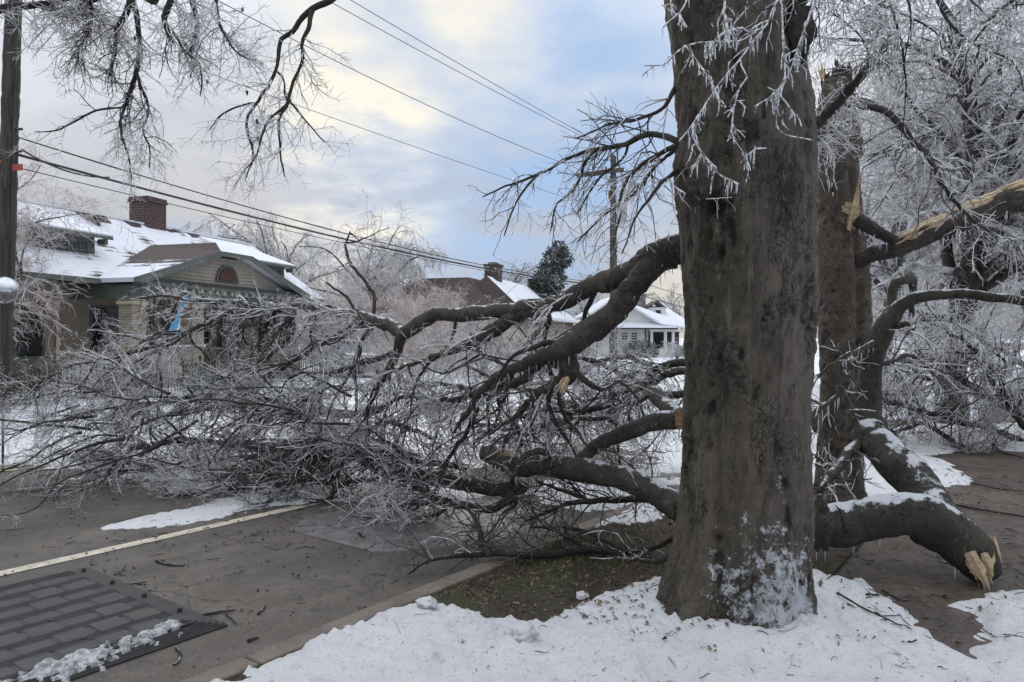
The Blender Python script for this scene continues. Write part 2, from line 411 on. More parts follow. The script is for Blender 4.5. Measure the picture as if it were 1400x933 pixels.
def asphalt():
    m, N, L, B = new_mat('wet_asphalt'); P = N.new('ShaderNodeNewGeometry').outputs['Position']
    c = _mix(N, L, _range(N, L, _noise(N, L, P, .55, 5, .6), .35, .68), (.066, .055, .044), (.145, .120, .094))
    mp = N.new('ShaderNodeMapping'); mp.inputs['Rotation'].default_value = (0, 0, -math.atan2(U[1], U[0])); L.new(P, mp.inputs[0])
    mq = N.new('ShaderNodeMapping'); mq.inputs['Scale'].default_value = (.12, 1.3, 1); L.new(mp.outputs[0], mq.inputs[0])
    tr = _noise(N, L, mq.outputs[0], 1.0, 4, .6)
    c = _mix(N, L, _m(N, L, 'MULTIPLY', _range(N, L, tr, .50, .62), .6), c, (.048, .042, .036))
    c = _mix(N, L, _m(N, L, 'MULTIPLY', _range(N, L, tr, .40, .46, 1., 0.), .5), c, (.16, .135, .108))
    vo = N.new('ShaderNodeTexVoronoi'); vo.feature = 'DISTANCE_TO_EDGE'; vo.inputs['Scale'].default_value = .75
    nv = N.new('ShaderNodeTexNoise'); nv.inputs['Scale'].default_value = 3; nv.inputs['Detail'].default_value = 5; L.new(P, nv.inputs['Vector'])
    va = N.new('ShaderNodeVectorMath'); va.operation = 'MULTIPLY_ADD'; va.inputs[1].default_value = (.5,) * 3; L.new(nv.outputs[1], va.inputs[0]); L.new(P, va.inputs[2]); L.new(va.outputs[0], vo.inputs['Vector'])
    ck = _m(N, L, 'MULTIPLY', _range(N, L, vo.outputs['Distance'], .002, .010, 1., 0.), _range(N, L, _noise(N, L, P, .5, 3), .48, .6))
    c = _mix(N, L, ck, c, (.02, .018, .016))
    c = _mix(N, L, _range(N, L, _noise(N, L, P, 5, 6, .75), .48, .66), c, (.055, .049, .043))
    c = _mix(N, L, _range(N, L, _noise(N, L, P, 45, 4, .75), .54, .66), c, (.16, .145, .125))
    c = _mix(N, L, _range(N, L, _noise(N, L, P, 60, 4, .75), .36, .46, 1., 0.), c, (.038, .034, .03))
    c = _mix(N, L, _range(N, L, _noise(N, L, P, 130, 2, .6), .60, .70), c, (.21, .195, .175))
    c = _mix(N, L, _range(N, L, _noise(N, L, P, 150, 2, .6), .32, .42, 1., 0.), c, (.03, .028, .026))
    L.new(c, B.inputs['Base Color'])
    L.new(_range(N, L, _noise(N, L, P, .8, 4, .6), .36, .62, .42, .85), B.inputs['Roughness'])
    b = N.new('ShaderNodeBump'); b.inputs['Strength'].default_value = .55; b.inputs['Distance'].default_value = .012
    L.new(_noise(N, L, P, 120, 3, .7), b.inputs['Height']); L.new(b.outputs[0], B.inputs['Normal'])
    return m
def snow_mat(name='snow', dirt=.25, ice=.0):
    m, N, L, B = new_mat(name); P = N.new('ShaderNodeNewGeometry').outputs['Position']
    c = _mix(N, L, _range(N, L, _noise(N, L, P, 2.2, 5, .6), .35, .7), (.83, .835, .85), (.91, .91, .92))
    c = _mix(N, L, _m(N, L, 'MULTIPLY', _range(N, L, _noise(N, L, P, 5.5, 6, .7), .56, .74), dirt), c, (.36, .33, .29))
    c = _mix(N, L, _m(N, L, 'MULTIPLY', _range(N, L, _noise(N, L, P, 48, 4, .7), .57, .68), dirt * 1.6), c, (.30, .27, .24))
    L.new(c, B.inputs['Base Color']); B.inputs['Roughness'].default_value = .45
    B.inputs['Subsurface Weight'].default_value = 0.0
    b = N.new('ShaderNodeBump'); b.inputs['Strength'].default_value = 1.0; b.inputs['Distance'].default_value = .035
    L.new(_noise(N, L, P, 34, 7, .74), b.inputs['Height']); L.new(b.outputs[0], B.inputs['Normal'])
    return m
MT['asphalt'] = asphalt(); MT['snow'] = snow_mat('snow', .45); MT['snow_dirty'] = snow_mat('littered_snow', .75)
MT['snow_far'] = mat('far_snow', (.66, .68, .72), (.80, .82, .85), .35, .7, .4, 3)
MT['paint'] = mat('worn_cream_paint', (.62, .56, .43), (.45, .40, .31), 9, .6, .3, 90, c3=(.20, .18, .15))
MT['yellow'] = mat('worn_yellow_paint', (.50, .42, .22), (.36, .30, .18), 9, .6, .3, 90)
MT['kerb'] = mat('brown_kerb_concrete', (.20, .165, .13), (.13, .108, .088), 4, .75, .6, 110, c3=(.10, .085, .07))
def path_mat():
    m, N, L, B = new_mat('wet_muddy_path'); P = N.new('ShaderNodeNewGeometry').outputs['Position']
    c = _mix(N, L, _range(N, L, _noise(N, L, P, 1.3, 6, .65), .35, .68), (.058, .043, .032), (.118, .090, .068))
    c = _mix(N, L, _range(N, L, _noise(N, L, P, 18, 6, .8), .50, .62), c, (.022, .018, .015))
    c = _mix(N, L, _range(N, L, _noise(N, L, P, 33, 5, .8), .57, .66), c, (.15, .13, .105))
    c = _mix(N, L, _range(N, L, _noise(N, L, P, 60, 3, .7), .64, .72), c, (.22, .20, .18))
    L.new(c, B.inputs['Base Color']); L.new(_range(N, L, _noise(N, L, P, 1.7, 4), .4, .6, .4, .8), B.inputs['Roughness'])
    b = N.new('ShaderNodeBump'); b.inputs['Strength'].default_value = .7; b.inputs['Distance'].default_value = .02
    L.new(_noise(N, L, P, 45, 6, .7), b.inputs['Height']); L.new(b.outputs[0], B.inputs['Normal']); return m
MT['path'] = path_mat()
def verge_mat():
    m, N, L, B = new_mat('verge_soil_and_moss'); P = N.new('ShaderNodeNewGeometry').outputs['Position']
    c = _mix(N, L, _range(N, L, _noise(N, L, P, 3, 6, .7), .38, .66), (.030, .022, .014), (.072, .054, .034))
    c = _mix(N, L, _range(N, L, _noise(N, L, P, 1.6, 4, .6), .46, .62), c, (.052, .062, .020))
    c = _mix(N, L, _range(N, L, _noise(N, L, P, 35, 5, .8), .52, .62), c, (.13, .10, .065))
    c = _mix(N, L, _range(N, L, _noise(N, L, P, 22, 5, .8), .36, .46, 1., 0.), c, (.015, .011, .008))
    L.new(c, B.inputs['Base Color']); B.inputs['Roughness'].default_value = .9
    b = N.new('ShaderNodeBump'); b.inputs['Strength'].default_value = 1; b.inputs['Distance'].default_value = .04
    L.new(_noise(N, L, P, 38, 6, .75), b.inputs['Height']); L.new(b.outputs[0], B.inputs['Normal']); return m
MT['verge'] = verge_mat()

KT = -3.13                                     # verge-side edge of the kerb (across the road), kerb 0.17 wide
sheet('ground', -900, 1600, -1200, 900, 50, 50, lambda s, t, X, Y: -0.16, MT['snow_far'])
sheet('road', -60, 300, -17.0, KT - .165, 1.0, .5, lambda s, t, X, Y: ZR, MT['asphalt'])
def verge_z(s, t, X, Y): return -.012 + .022 * fbm(np.stack([X * 1.7, Y * 1.7, X * 0], -1), 3) + .010 * fbm(np.stack([X * 9, Y * 9, X * 0], -1), 3)
sheet('verge', -4, 16, KT, -1.2, .05, .05, verge_z, MT['verge'])
sheet('verge', 16, 200, KT, -1.2, 2, .5, lambda s, t, X, Y: -.01, MT['snow_far'])
sheet('path', -6, 60, -1.22, 1.6, .25, .2, lambda s, t, X, Y: -.02 + .006 * fbm(np.stack([X, Y, X * 0], -1), 2), MT['path'])
sheet('lawn', -40, 300, 1.58, 160, 4, 4, lambda s, t, X, Y: -.03 + .02 * fbm(np.stack([X * .3, Y * .3, X * 0], -1), 3), MT['snow_far'])
sheet('lawn', -40, 300, -160, -17.15, 4, 3.0, lambda s, t, X, Y: .0 + .05 * fbm(np.stack([X * .35, Y * .35, X * 0], -1), 3), MT['snow_far'])
# kerb: one thing of cast stones with recessed joints
kerb = empty('kerb', ST(0, KT, 0), 'low brown concrete kerb between the wet road and the verge', 'kerb')
kb = MB(); a = Vector((*U, 0)); n_ = Vector((*Nn, 0))
def kerb_box(s0, s1):
    pr = [(-.165, -.14), (-.160, -.02), (-.140, .002), (0, .004), (0, -.14)]
    pts = [tuple(a * s0 + n_ * q + Vector((0, 0, zz))) for q, zz in pr]
    return MB().prism(pts, a * (s1 - s0))
K0 = kerb_box(.006, 1.494).build('kerb_stone', MT['kerb'], kerb, bevel=.006)
for i in range(-3, 40):
    o = K0 if i == -3 else copy_part(K0, kerb, (0, 0, 0))
    o.location = tuple(a * (.65 + 1.5 * i) + Vector((0, 0, random.uniform(-.004, .003)))); o.rotation_euler = (0, 0, random.uniform(-.002, .002))
# far kerb, snowed over
fk = empty('kerb', ST(0, -17, 0), 'far snow-covered kerb in front of the iron fence', 'kerb')
MB().prism([tuple(a * -60 + n_ * q + Vector((0, 0, z_))) for q, z_ in ((-.16, -.2), (-.16, .01), (0, .01), (0, -.2))], a * 340).build('kerb_edge', MT['snow_far'], fk)
# painted lines
def ribbon(name, s0, s1, t, w, m, wob=.006):
    s = np.arange(s0, s1, .12); e = fbm(np.stack([s * 4, s * 0 + t, s * 0], -1), 3) * wob
    A = np.stack([U[0] * s + Nn[0] * (t - w / 2 + e), U[1] * s + Nn[1] * (t - w / 2 + e), s * 0 + ZR + .005], -1)
    B = np.stack([U[0] * s + Nn[0] * (t + w / 2 - e), U[1] * s + Nn[1] * (t + w / 2 - e), s * 0 + ZR + .005], -1)
    k = len(s); i = np.arange(k - 1)
    return mk(name, np.vstack([A, B]), np.stack([i, i + k, i + k + 1, i + 1], -1), m, None, False, None, 'structure')
ribbon('road_line', -30, 90, -6.08, .13, MT['paint'])
ribbon('road_line', -30, 90, -10.75, .11, MT['yellow']); ribbon('road_line', -30, 90, -11.0, .11, MT['yellow'])

# rubber speed cushion with raised plates
MT['rubber'] = mat('black_rubber', (.023, .0225, .022), (.036, .035, .034), 9, .6, .4, 150)
MT['rubber_plate'] = mat('worn_rubber_plate', (.024, .0235, .023), (.037, .036, .035), 5, .5, .3, 120, c3=(.03, .03, .03))
mat_e = empty('speed_cushion', (0, 0, 0), 'black rubber speed cushion of ribbed tiles bolted to the road', 'speed cushion')
s1c, t0c, t1c = 2.46, -5.72, -3.90; s0c = -1.2
def stp(s, t, z): return tuple(a * s + n_ * t + Vector((0, 0, z)))
zc = ZR + .045
b = MB(); iw = .16
lo = [stp(s0c, t0c, ZR), stp(s1c, t0c, ZR), stp(s1c, t1c, ZR), stp(s0c, t1c, ZR)]
hi = [stp(s0c + iw, t0c + iw, zc), stp(s1c - iw, t0c + iw, zc), stp(s1c - iw, t1c - iw, zc), stp(s0c + iw, t1c - iw, zc)]
lo2 = [(p[0], p[1], ZR + .012) for p in lo]
b.poly(lo + lo2 + hi, [(8, 9, 10, 11)] + [(i, (i + 1) % 4, (i + 1) % 4 + 4, i + 4) for i in range(4)] + [(i + 4, (i + 1) % 4 + 4, (i + 1) % 4 + 8, i + 8) for i in range(4)])
b.build('base', MT['rubber'], mat_e)
rows = 7; pt = (t1c - t0c - 2 * iw) / rows; ps = .192
first = None; nr = np.random.default_rng(3)
for j in range(rows):
    for i in range(17):
        sc = s1c - iw - .10 - i * ps + (.0 if j % 2 else -.07); tcn = t0c + iw + (j + .5) * pt
        if sc - .08 < s0c + iw or sc + .08 > s1c - iw + .03: continue
        if first is None:
            first = MB().box(-.082, .082, -.080, .080, 0, .006).build('tile', MT['rubber_plate'], mat_e, bevel=.003); o = first
        else: o = copy_part(first, mat_e, (0, 0, 0))
        o.location = stp(sc, tcn, zc - .003 + nr.uniform(-.002, .002)); o.rotation_euler = (nr.normal() * .006, nr.normal() * .006, math.atan2(U[1], U[0]) + nr.normal() * .006)
b = MB()
for j in range(rows + 1):
    tb = t0c + iw + j * pt
    for k in (-.045, -.027, -.009, .009, .027, .045):
        b.prism([stp(s0c + iw, tb + k - .006, zc - .002), stp(s0c + iw, tb + k - .004, zc + .0035), stp(s0c + iw, tb + k + .004, zc + .0035), stp(s0c + iw, tb + k + .006, zc - .002)], a * (s1c - s0c - 2 * iw))
for k in range(6):
    f = (k + .5) / 6; zz = ZR + .012 + (zc - ZR - .012) * f; tt = t1c - iw * f
    b.prism([stp(s0c + iw * f, tt + .008, zz - .004), stp(s0c + iw * f, tt, zz + .010), stp(s0c + iw * f, tt - .008, zz + .004)], a * (s1c - s0c - 2 * iw * f))
b.build('ribs', MT['rubber'], mat_e, 'stuff')
bo = None
for (i, j) in ((0, 0), (0, 2), (0, 4), (0, 6), (1, 6), (2, 0), (3, 6), (2, 3), (3, 2), (1, 4), (4, 5)):
    if bo is None: bo = MB().cyl((0, 0, -.01), (0, 0, .012), .017, .014, 10).build('bolt', MT['rubber'], mat_e); o = bo
    else: o = copy_part(bo, mat_e, (0, 0, 0))
    o.location = stp(s1c - iw * .55 - i * .55, min(max(t0c + iw * .6, t0c + iw + j * pt), t1c - iw * .6), zc - .002)

# ------------------------------------------------------------------ snow lying on the ground
def wpoly(px, z=0., extra=()): return [tuple(G(x, y, z)[:2]) for x, y in px] + list(extra)
FORE = wpoly([(300, 938), (400, 892), (470, 862), (520, 842), (575, 826), (620, 838), (660, 852), (720, 862), (770, 846), (820, 818), (865, 806), (905, 802), (1010, 792), (1115, 784), (1170, 793), (1210, 812), (1250, 843), (1285, 878), (1320, 913), (1345, 940)], 0, [(2.0, 2.6), (2.2, 1.2), (-2.9, .9), (-2.3, 2.0)])
RIGHT = wpoly([(1372, 938), (1352, 890), (1345, 850), (1322, 826), (1360, 812), (1430, 800), (1560, 800), (1560, 938)])
BACKR = wpoly([(1120, 700), (1215, 708), (1300, 690), (1280, 655), (1235, 600), (1110, 590), (1085, 640)])
BACKS = wpoly([(1190, 590), (1230, 632), (1290, 668), (1330, 650), (1275, 622), (1330, 614), (1480, 618), (1480, 588), (1300, 572)])
MID = wpoly([(690, 726), (740, 712), (800, 722), (905, 716), (940, 690), (935, 560), (850, 545), (770, 580), (760, 640)])
def nz(X, Y, f, o=4, g=.55, k=0.): return fbm(np.stack([X * f, Y * f, X * 0 + k], -1), o, g)
def verge_snow(s, t, X, Y):
    edge = .15 * nz(X, Y, 1.7) + .09 * nz(X, Y, 7) + .06 * nz(X, Y, 22, 3, .7)
    d = sdf(FORE, X, Y) + edge
    d = d - .30 * np.clip(nz(X, Y, 6, 4, .65, 2) - .02, 0, 1) * np.clip((X - 1.5) * 1.5, 0, 1)
    h = np.where(d > 0, .06 * np.sqrt(np.clip(d, 0, 1) * 2.6).clip(0, 1), d * .35)
    for pl, th, br in ((RIGHT, .03, .0), (BACKR, .03, .05), (BACKS, .03, .06), (MID, .028, .10)):
        e = sdf(pl, X, Y) + edge * 1.1 - br * (1 + 2.6 * nz(X, Y, 5.5, 4, .6, 9))
        h = np.maximum(h, np.where(e > 0, th * np.sqrt(np.clip(e * 5, 0, 1)), e * .35))
    lump = .030 * nz(X, Y, 3.2, 4, .6, 3) + .055 * np.abs(nz(X, Y, 8, 4, .65, 5)) + .050 * np.clip(nz(X, Y, 17, 3, .6, 8) - .08, 0, 1)
    # a drift against the big trunk
    dt_ = np.hypot(X - 1.26, Y - 4.18); h = h + np.where(d > 0, .05 * np.exp(-((dt_ - .42) / .22) ** 2), 0)
    # thawed ring by the camera edge of the frame and foot marks
    h = h - np.where(d > 0, .04 * np.exp(-(np.hypot(X - .72, Y - 3.36) / .13) ** 2) * 2.0, 0)
    return np.where(h > -.05, h + np.where(h > .004, lump * np.clip(h / .03, 0, 1), 0), -.05) - .004
def under(s, t, X, Y): return np.full_like(X, -.03)
sheet('snow', .2, 6.2, KT + .01, 3.2, .028, .028, verge_snow, MT['snow'], 'stuff', under)
sheet('snow', 6.2, 16, KT + .01, 3.2, .065, .065, verge_snow, MT['snow_dirty'], 'stuff', under)
STREAK = [tuple(G(x, y, ZR)[:2]) for x, y in [(145, 722), (230, 700), (310, 678), (350, 655), (430, 632), (560, 640), (680, 668), (640, 690), (560, 696), (470, 686), (390, 692), (300, 708), (190, 722)]]
PUD = [tuple(G(x, y, ZR)[:2]) for x, y in [(330, 748), (430, 762), (560, 758), (660, 742), (720, 712), (640, 690), (520, 694), (420, 705), (380, 730)]]
def road_snow(s, t, X, Y):
    e = .20 * nz(X, Y, 1.2) + .14 * nz(X, Y, 5.5) + .09 * nz(X, Y, 20, 3, .7)
    far = (-12.2 - t) * .35 + e * 1.2 - .1
    d1 = sdf(STREAK, X, Y) * 1.4 + e * 1.5 + .02 - .22 * np.clip(nz(X, Y, 11, 4, .65, 6), 0, 1)
    behind = np.clip((s - 9.3) * .22, -1, .30) + e * 1.5 - .16 + np.clip((t + 9) * .02, -.2, .2)
    strip = .16 - np.abs(t + 4.1) * .35 + np.clip((s - 6.4) * .3, -1.5, .05) + e * 1.6 - .08
    under_ = np.clip((s - 3.7) * .22, -.6, .26) + e * 1.7 - .11 - np.clip((t + 6.4) * .5, 0, 3)
    d = np.maximum(np.maximum(np.maximum(far, d1), under_), np.maximum(behind, strip))
    h = np.where(d > 0, .026 * np.sqrt(np.clip(d * 3, 0, 1)) + .02 * np.abs(nz(X, Y, 9, 4, .6, 5)) * np.clip(d * 5, 0, 1), d * .3)
    return ZR + np.maximum(h, -.03) + .002
sheet('snow', 3, 19, -17.0, KT - .17, .065, .065, road_snow, MT['snow_dirty'], 'stuff', lambda s, t, X, Y: np.full_like(X, ZR - .012))
sheet('snow', 19, 120, -17.0, KT - .17, .5, .5, lambda s, t, X, Y: ZR + .014 + .006 * nz(X, Y, .6), MT['snow_dirty'], 'stuff')
# shallow meltwater film on the asphalt
def puddle():
    m, N, L, B = new_mat('meltwater_slush'); P = N.new('ShaderNodeNewGeometry').outputs['Position']
    L.new(_mix(N, L, _range(N, L, _noise(N, L, P, 9, 5, .7), .4, .65), (.11, .105, .10), (.18, .176, .172)), B.inputs['Base Color'])
    B.inputs['Roughness'].default_value = .38
    b = N.new('ShaderNodeBump'); b.inputs['Strength'].default_value = .35; b.inputs['Distance'].default_value = .01
    L.new(_noise(N, L, P, 50, 4, .7), b.inputs['Height']); L.new(b.outputs[0], B.inputs['Normal']); return m
def pud(s, t, X, Y): return ZR + np.where(sdf(PUD, X, Y) + .10 * nz(X, Y, 2.) + .03 * nz(X, Y, 14) > 0, .0045, -.02)
sheet('slush', 4, 9, -6.5, KT - .17, .03, .03, lambda s, t, X, Y: ZR + np.clip((sdf(PUD, X, Y) + .22 * nz(X, Y, 1.6) + .07 * nz(X, Y, 9)) * .12, -.02, .004), puddle(), 'stuff', lambda s, t, X, Y: np.full_like(X, ZR - .006))
# ridge of ploughed slush on the cushion's kerb side
def ridge(s, t, X, Y):
    c = -4.02 + .05 * nz(s, s * 0, 1.2)
    w = .075 * (1 - ((s - .7) / 1.6) ** 4) + .09 * nz(X, Y, 3.2, 4, .65) + .16 * nz(X, Y, 15, 4, .7)
    d = w - np.abs(t - c) * 1.0
    base = ZR + .012 + (zc - ZR) * np.clip((t1c - t) / iw, 0, 1)
    return base + np.where(d > 0, .004 + .16 * np.clip(d, 0, .2) + .05 * np.abs(nz(X, Y, 12, 4, .65)) * np.clip(d * 12, 0, 1) , -.05)
sheet('snow', -.9, 2.3, -4.45, -3.72, .015, .015, ridge, mat('icy_slush', (.20, .20, .20), (.62, .63, .65), 28, .4, 1.0, 60, c3=(.10, .095, .09)), 'stuff', lambda s, t, X, Y: np.full_like(X, ZR + .01) + (zc - ZR) * np.clip((t1c - t) / iw, 0, 1))

# ================================================================== THE BIG TREE
def trunk_bark():
    m, N, L, B = new_mat('old_trunk_bark'); g = N.new('ShaderNodeNewGeometry'); P = g.outputs['Position']
    mp = N.new('ShaderNodeMapping'); mp.inputs['Scale'].default_value = (1, 1, .45); L.new(P, mp.inputs[0]); V = mp.outputs[0]
    olive = _mix(N, L, _range(N, L, _noise(N, L, V, 3.2, 5, .6), .38, .66), (.072, .058, .036), (.128, .106, .070))
    greyb = _mix(N, L, _range(N, L, _noise(N, L, V, 2.6, 5, .6), .38, .66), (.104, .086, .068), (.178, .151, .122))
    sx = N.new('ShaderNodeSeparateXYZ'); L.new(P, sx.inputs[0])
    side_ = _m(N, L, 'ADD', sx.outputs[0], _m(N, L, 'MULTIPLY', _m(N, L, 'SUBTRACT', _noise(N, L, V, 2.0, 4, .6), .5), .5))
    c = _mix(N, L, _range(N, L, side_, 1.14, 1.34), olive, greyb)
    mp3 = N.new('ShaderNodeMapping'); mp3.inputs['Scale'].default_value = (1, 1, 4.5); L.new(P, mp3.inputs[0])
    c = _mix(N, L, _m(N, L, 'MULTIPLY', _range(N, L, _noise(N, L, mp3.outputs[0], 6, 5, .7), .55, .72), .6), c, (.19, .168, .14))
    c = _mix(N, L, _range(N, L, _noise(N, L, V, 11, 6, .8, 1.2), .53, .66), c, (.022, .017, .013))
    c = _mix(N, L, _range(N, L, _noise(N, L, V, 80, 3, .7), .60, .72), c, (.17, .155, .135))
    mp4 = N.new('ShaderNodeMapping'); mp4.inputs['Scale'].default_value = (1, 1, .10); L.new(P, mp4.inputs[0])
    c = _mix(N, L, _m(N, L, 'MULTIPLY', _range(N, L, _noise(N, L, mp4.outputs[0], 13, 4, .7), .50, .64), .7), c, (.045, .038, .027))
    c = _mix(N, L, _m(N, L, 'MULTIPLY', _range(N, L, _noise(N, L, mp4.outputs[0], 21, 4, .7), .54, .68), .75), c, (.20, .178, .148))
    scab = _m(N, L, 'MULTIPLY', _range(N, L, _noise(N, L, P, 30, 5, .75), .47, .56), _range(N, L, _noise(N, L, V, 4.2, 4, .65), .53, .62))
    c = _mix(N, L, scab, c, (.020, .016, .012))
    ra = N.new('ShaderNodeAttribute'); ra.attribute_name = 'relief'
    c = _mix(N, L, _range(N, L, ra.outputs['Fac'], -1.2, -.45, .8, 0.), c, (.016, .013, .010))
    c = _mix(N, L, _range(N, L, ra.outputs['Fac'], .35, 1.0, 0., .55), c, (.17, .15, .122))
    # cracked plates
    vo = N.new('ShaderNodeTexVoronoi'); vo.feature = 'DISTANCE_TO_EDGE'; vo.inputs['Scale'].default_value = 34
    nv = N.new('ShaderNodeTexNoise'); nv.inputs['Scale'].default_value = 9; L.new(V, nv.inputs['Vector'])
    va = N.new('ShaderNodeVectorMath'); va.operation = 'MULTIPLY_ADD'; va.inputs[1].default_value = (.22,) * 3; L.new(nv.outputs[1], va.inputs[0]); L.new(V, va.inputs[2])
    L.new(va.outputs[0], vo.inputs['Vector'])
    crack = _range(N, L, vo.outputs['Distance'], .0, .10, .75, 0.)
    zone = _range(N, L, _noise(N, L, V, 3.1, 3, .6), .54, .66)
    crack = _m(N, L, 'MULTIPLY', crack, zone)
    c = _mix(N, L, crack, c, (.016, .013, .010))
    # snow blown on to the foot of the trunk (a patch of its own shape)
    sp = N.new('ShaderNodeSeparateXYZ'); L.new(P, sp.inputs[0])
    dx = _m(N, L, 'DIVIDE', _m(N, L, 'SUBTRACT', sp.outputs[0], 1.38), .32); dz = _m(N, L, 'DIVIDE', _m(N, L, 'SUBTRACT', sp.outputs[2], .13), .50)
    dd = _m(N, L, 'SQRT', _m(N, L, 'ADD', _m(N, L, 'MULTIPLY', dx, dx), _m(N, L, 'MULTIPLY', dz, dz)))
    f = _m(N, L, 'ADD', _m(N, L, 'SUBTRACT', 1.02, dd), _m(N, L, 'MULTIPLY', _m(N, L, 'SUBTRACT', _noise(N, L, P, 5, 4, .7), .5), 2.6))
    f = _range(N, L, _m(N, L, 'ADD', f, _m(N, L, 'MULTIPLY', _m(N, L, 'SUBTRACT', _noise(N, L, P, 14, 6, .8), .5), 5.6)), .30, .62)
    d2 = _m(N, L, 'ADD', _m(N, L, 'MULTIPLY', _m(N, L, 'SUBTRACT', _noise(N, L, P, 18, 5, .8), .5), 1.4), _m(N, L, 'SUBTRACT', .02, _m(N, L, 'ABSOLUTE', _m(N, L, 'MULTIPLY', _m(N, L, 'SUBTRACT', sp.outputs[2], 2.55), 1.6))))
    side = _range(N, L, sp.outputs[0], 1.66, 1.76)
    f2 = _m(N, L, 'MULTIPLY', _range(N, L, d2, -.35, -.05), side)
    f = _m(N, L, 'MAXIMUM', f, f2)
    c = _mix(N, L, f, c, (.66, .68, .71))
    L.new(c, B.inputs['Base Color']); B.inputs['Roughness'].default_value = .75
    h = _m(N, L, 'ADD', _noise(N, L, V, 30, 6, .75), _m(N, L, 'MULTIPLY', crack, -1.2)); h = _m(N, L, 'ADD', h, _m(N, L, 'ADD', _m(N, L, 'MULTIPLY', f, .9), _m(N, L, 'MULTIPLY', scab, .8)))
    b = N.new('ShaderNodeBump'); b.inputs['Strength'].default_value = 1.0; b.inputs['Distance'].default_value = .06
    L.new(h, b.inputs['Height']); L.new(b.outputs[0], B.inputs['Normal']); return m
MT['trunk'] = trunk_bark()
TY = 4.18
tree = empty('old_street_tree', (1.25, TY, 0), 'huge grey-brown tree trunk with snow caked on its foot, broken limbs all round it', 'tree')
def ragged_trunk(name, prof, Y, m, parent, n=150, rows=230, amp=.02, ztop=None, ribs=None, knots=(), flare=.0, seed=0):
    """prof: (y px, left px, right px) outline of the photograph at depth Y -> a trunk with ribs, knots and bark relief"""
    pr = np.array(prof, float); ys = pr[:, 0]
    z = CAMH - (ys - HORY) / FPX * Y; cx = ((pr[:, 1] + pr[:, 2]) / 2 - 700) / FPX * Y; r = (pr[:, 2] - pr[:, 1]) / 2 / FPX * Y * .945
    o = np.argsort(z); z, cx, r = z[o], cx[o], r[o]
    zz = np.linspace(-.12, ztop or z[-1], rows)
    C = np.interp(zz, z, cx); Rr = np.interp(zz, z, r)
    k = np.array([1, 2, 3, 2, 1]) / 9.; C = np.convolve(np.pad(C, 2, 'edge'), k, 'valid'); Rr = np.convolve(np.pad(Rr, 2, 'edge'), k, 'valid')
    th = np.arange(n) * 2 * math.pi / n
    Z, T = np.meshgrid(zz, th, indexing='ij'); cr = np.repeat(Rr[:, None], n, 1)
    dirs = np.stack([np.cos(T), np.sin(T), T * 0], -1)
    q = np.stack([np.cos(T) * cr, np.sin(T) * cr, Z * .45], -1) + seed
    d = amp * 1.1 * fbm(q * 3, 3) + amp * .9 * fbm(q * np.array([11, 11, 7]), 3) + amp * .75 * fbm(q * np.array([30, 30, 26]), 3, .7)
    d -= amp * 2.6 * np.clip(fbm(q * np.array([15, 15, 22]) + 5, 3) - .16, 0, 1) * (1 + fbm(q * 4 + 8, 2))
    fine = d.copy()
    for (ang, w, depth) in (ribs or ()):
        a_ = (T - ang + .12 * np.sin(Z * 1.3) + math.pi) % (2 * math.pi) - math.pi; d -= depth * np.exp(-(a_ / w) ** 2)
    for (ang, zk, wk, hk) in knots:
        a_ = ((T - ang + math.pi) % (2 * math.pi) - math.pi) * cr; rr2 = (a_ ** 2 + (Z - zk) ** 2 * .7) / wk ** 2
        kk = hk * (np.exp(-rr2) - 1.3 * np.exp(-rr2 * 6)); d += kk; fine += kk * .7 - hk * .5 * np.exp(-rr2 * 2)
    lob = flare * np.exp(-np.clip(Z, 0, 9) / .16) * (1 + .8 * np.cos(T * 5 + 1.0) + .4 * np.cos(T * 3 + 2))
    rad = cr + d + lob * .5
    rel = (fine / amp).ravel()
    P = np.stack([C[:, None] + np.cos(T) * rad, Y + np.sin(T) * rad, Z], -1)
    i = np.arange(rows - 1)[:, None] * n; j = np.arange(n)[None]; j2 = (j + 1) % n
    F = np.stack([i + j, i + j2, i + n + j2, i + n + j], -1).reshape(-1, 4)
    o = mk(name, P.reshape(-1, 3), [F, (np.arange(n) + (rows - 1) * n)[None]], m, parent)
    at_ = o.data.attributes.new('relief', 'FLOAT', 'POINT'); at_.data.foreach_set('value', rel.astype(np.float32))
    return o
PROF = [(-600, 870, 1110), (-250, 885, 1095), (-60, 898, 1092), (0, 906, 1095), (100, 920, 1106), (180, 923, 1113), (230, 920, 1118), (262, 921, 1119), (300, 928, 1114), (380, 931, 1112), (450, 938, 1112), (550, 936, 1107), (600, 932, 1105), (650, 930, 1108), (700, 924, 1110), (750, 914, 1108), (790, 902, 1110), (820, 893, 1111), (850, 878, 1112), (880, 872, 1112)]
rk = np.random.default_rng(11)
KN = [(-1.55 + x, z_, w, h * .6) for x, z_, w, h in [(-.55, 2.55, .09, .035), (-.8, 2.3, .11, .03), (.25, 2.35, .07, .022), (.45, 2.1, .06, .02), (.2, 1.75, .08, .024), (.3, 1.45, .06, .02), (-.45, 1.2, .08, .022), (.6, 1.35, .06, .02), (-.75, 1.55, .08, .022), (.1, .95, .06, .018), (.55, .8, .06, .018), (-.6, .65, .07, .02), (1.0, 1.9, .09, .03), (-1.3, 2.5, .12, .05), (1.1, 1.0, .08, .025)]]
KN += [(rk.uniform(-3.1, 0), rk.uniform(.4, 3.2), rk.uniform(.015, .035), rk.uniform(.006, .013)) for _ in range(60)]
trunk = ragged_trunk('trunk', PROF, TY, MT['trunk'], tree, 190, 320, .022, ribs=[(-1.55, .12, .034), (-.95, .16, .010), (-2.15, .15, .012), (-.1, .2, .02), (-2.9, .2, .02)], knots=KN, flare=.09)
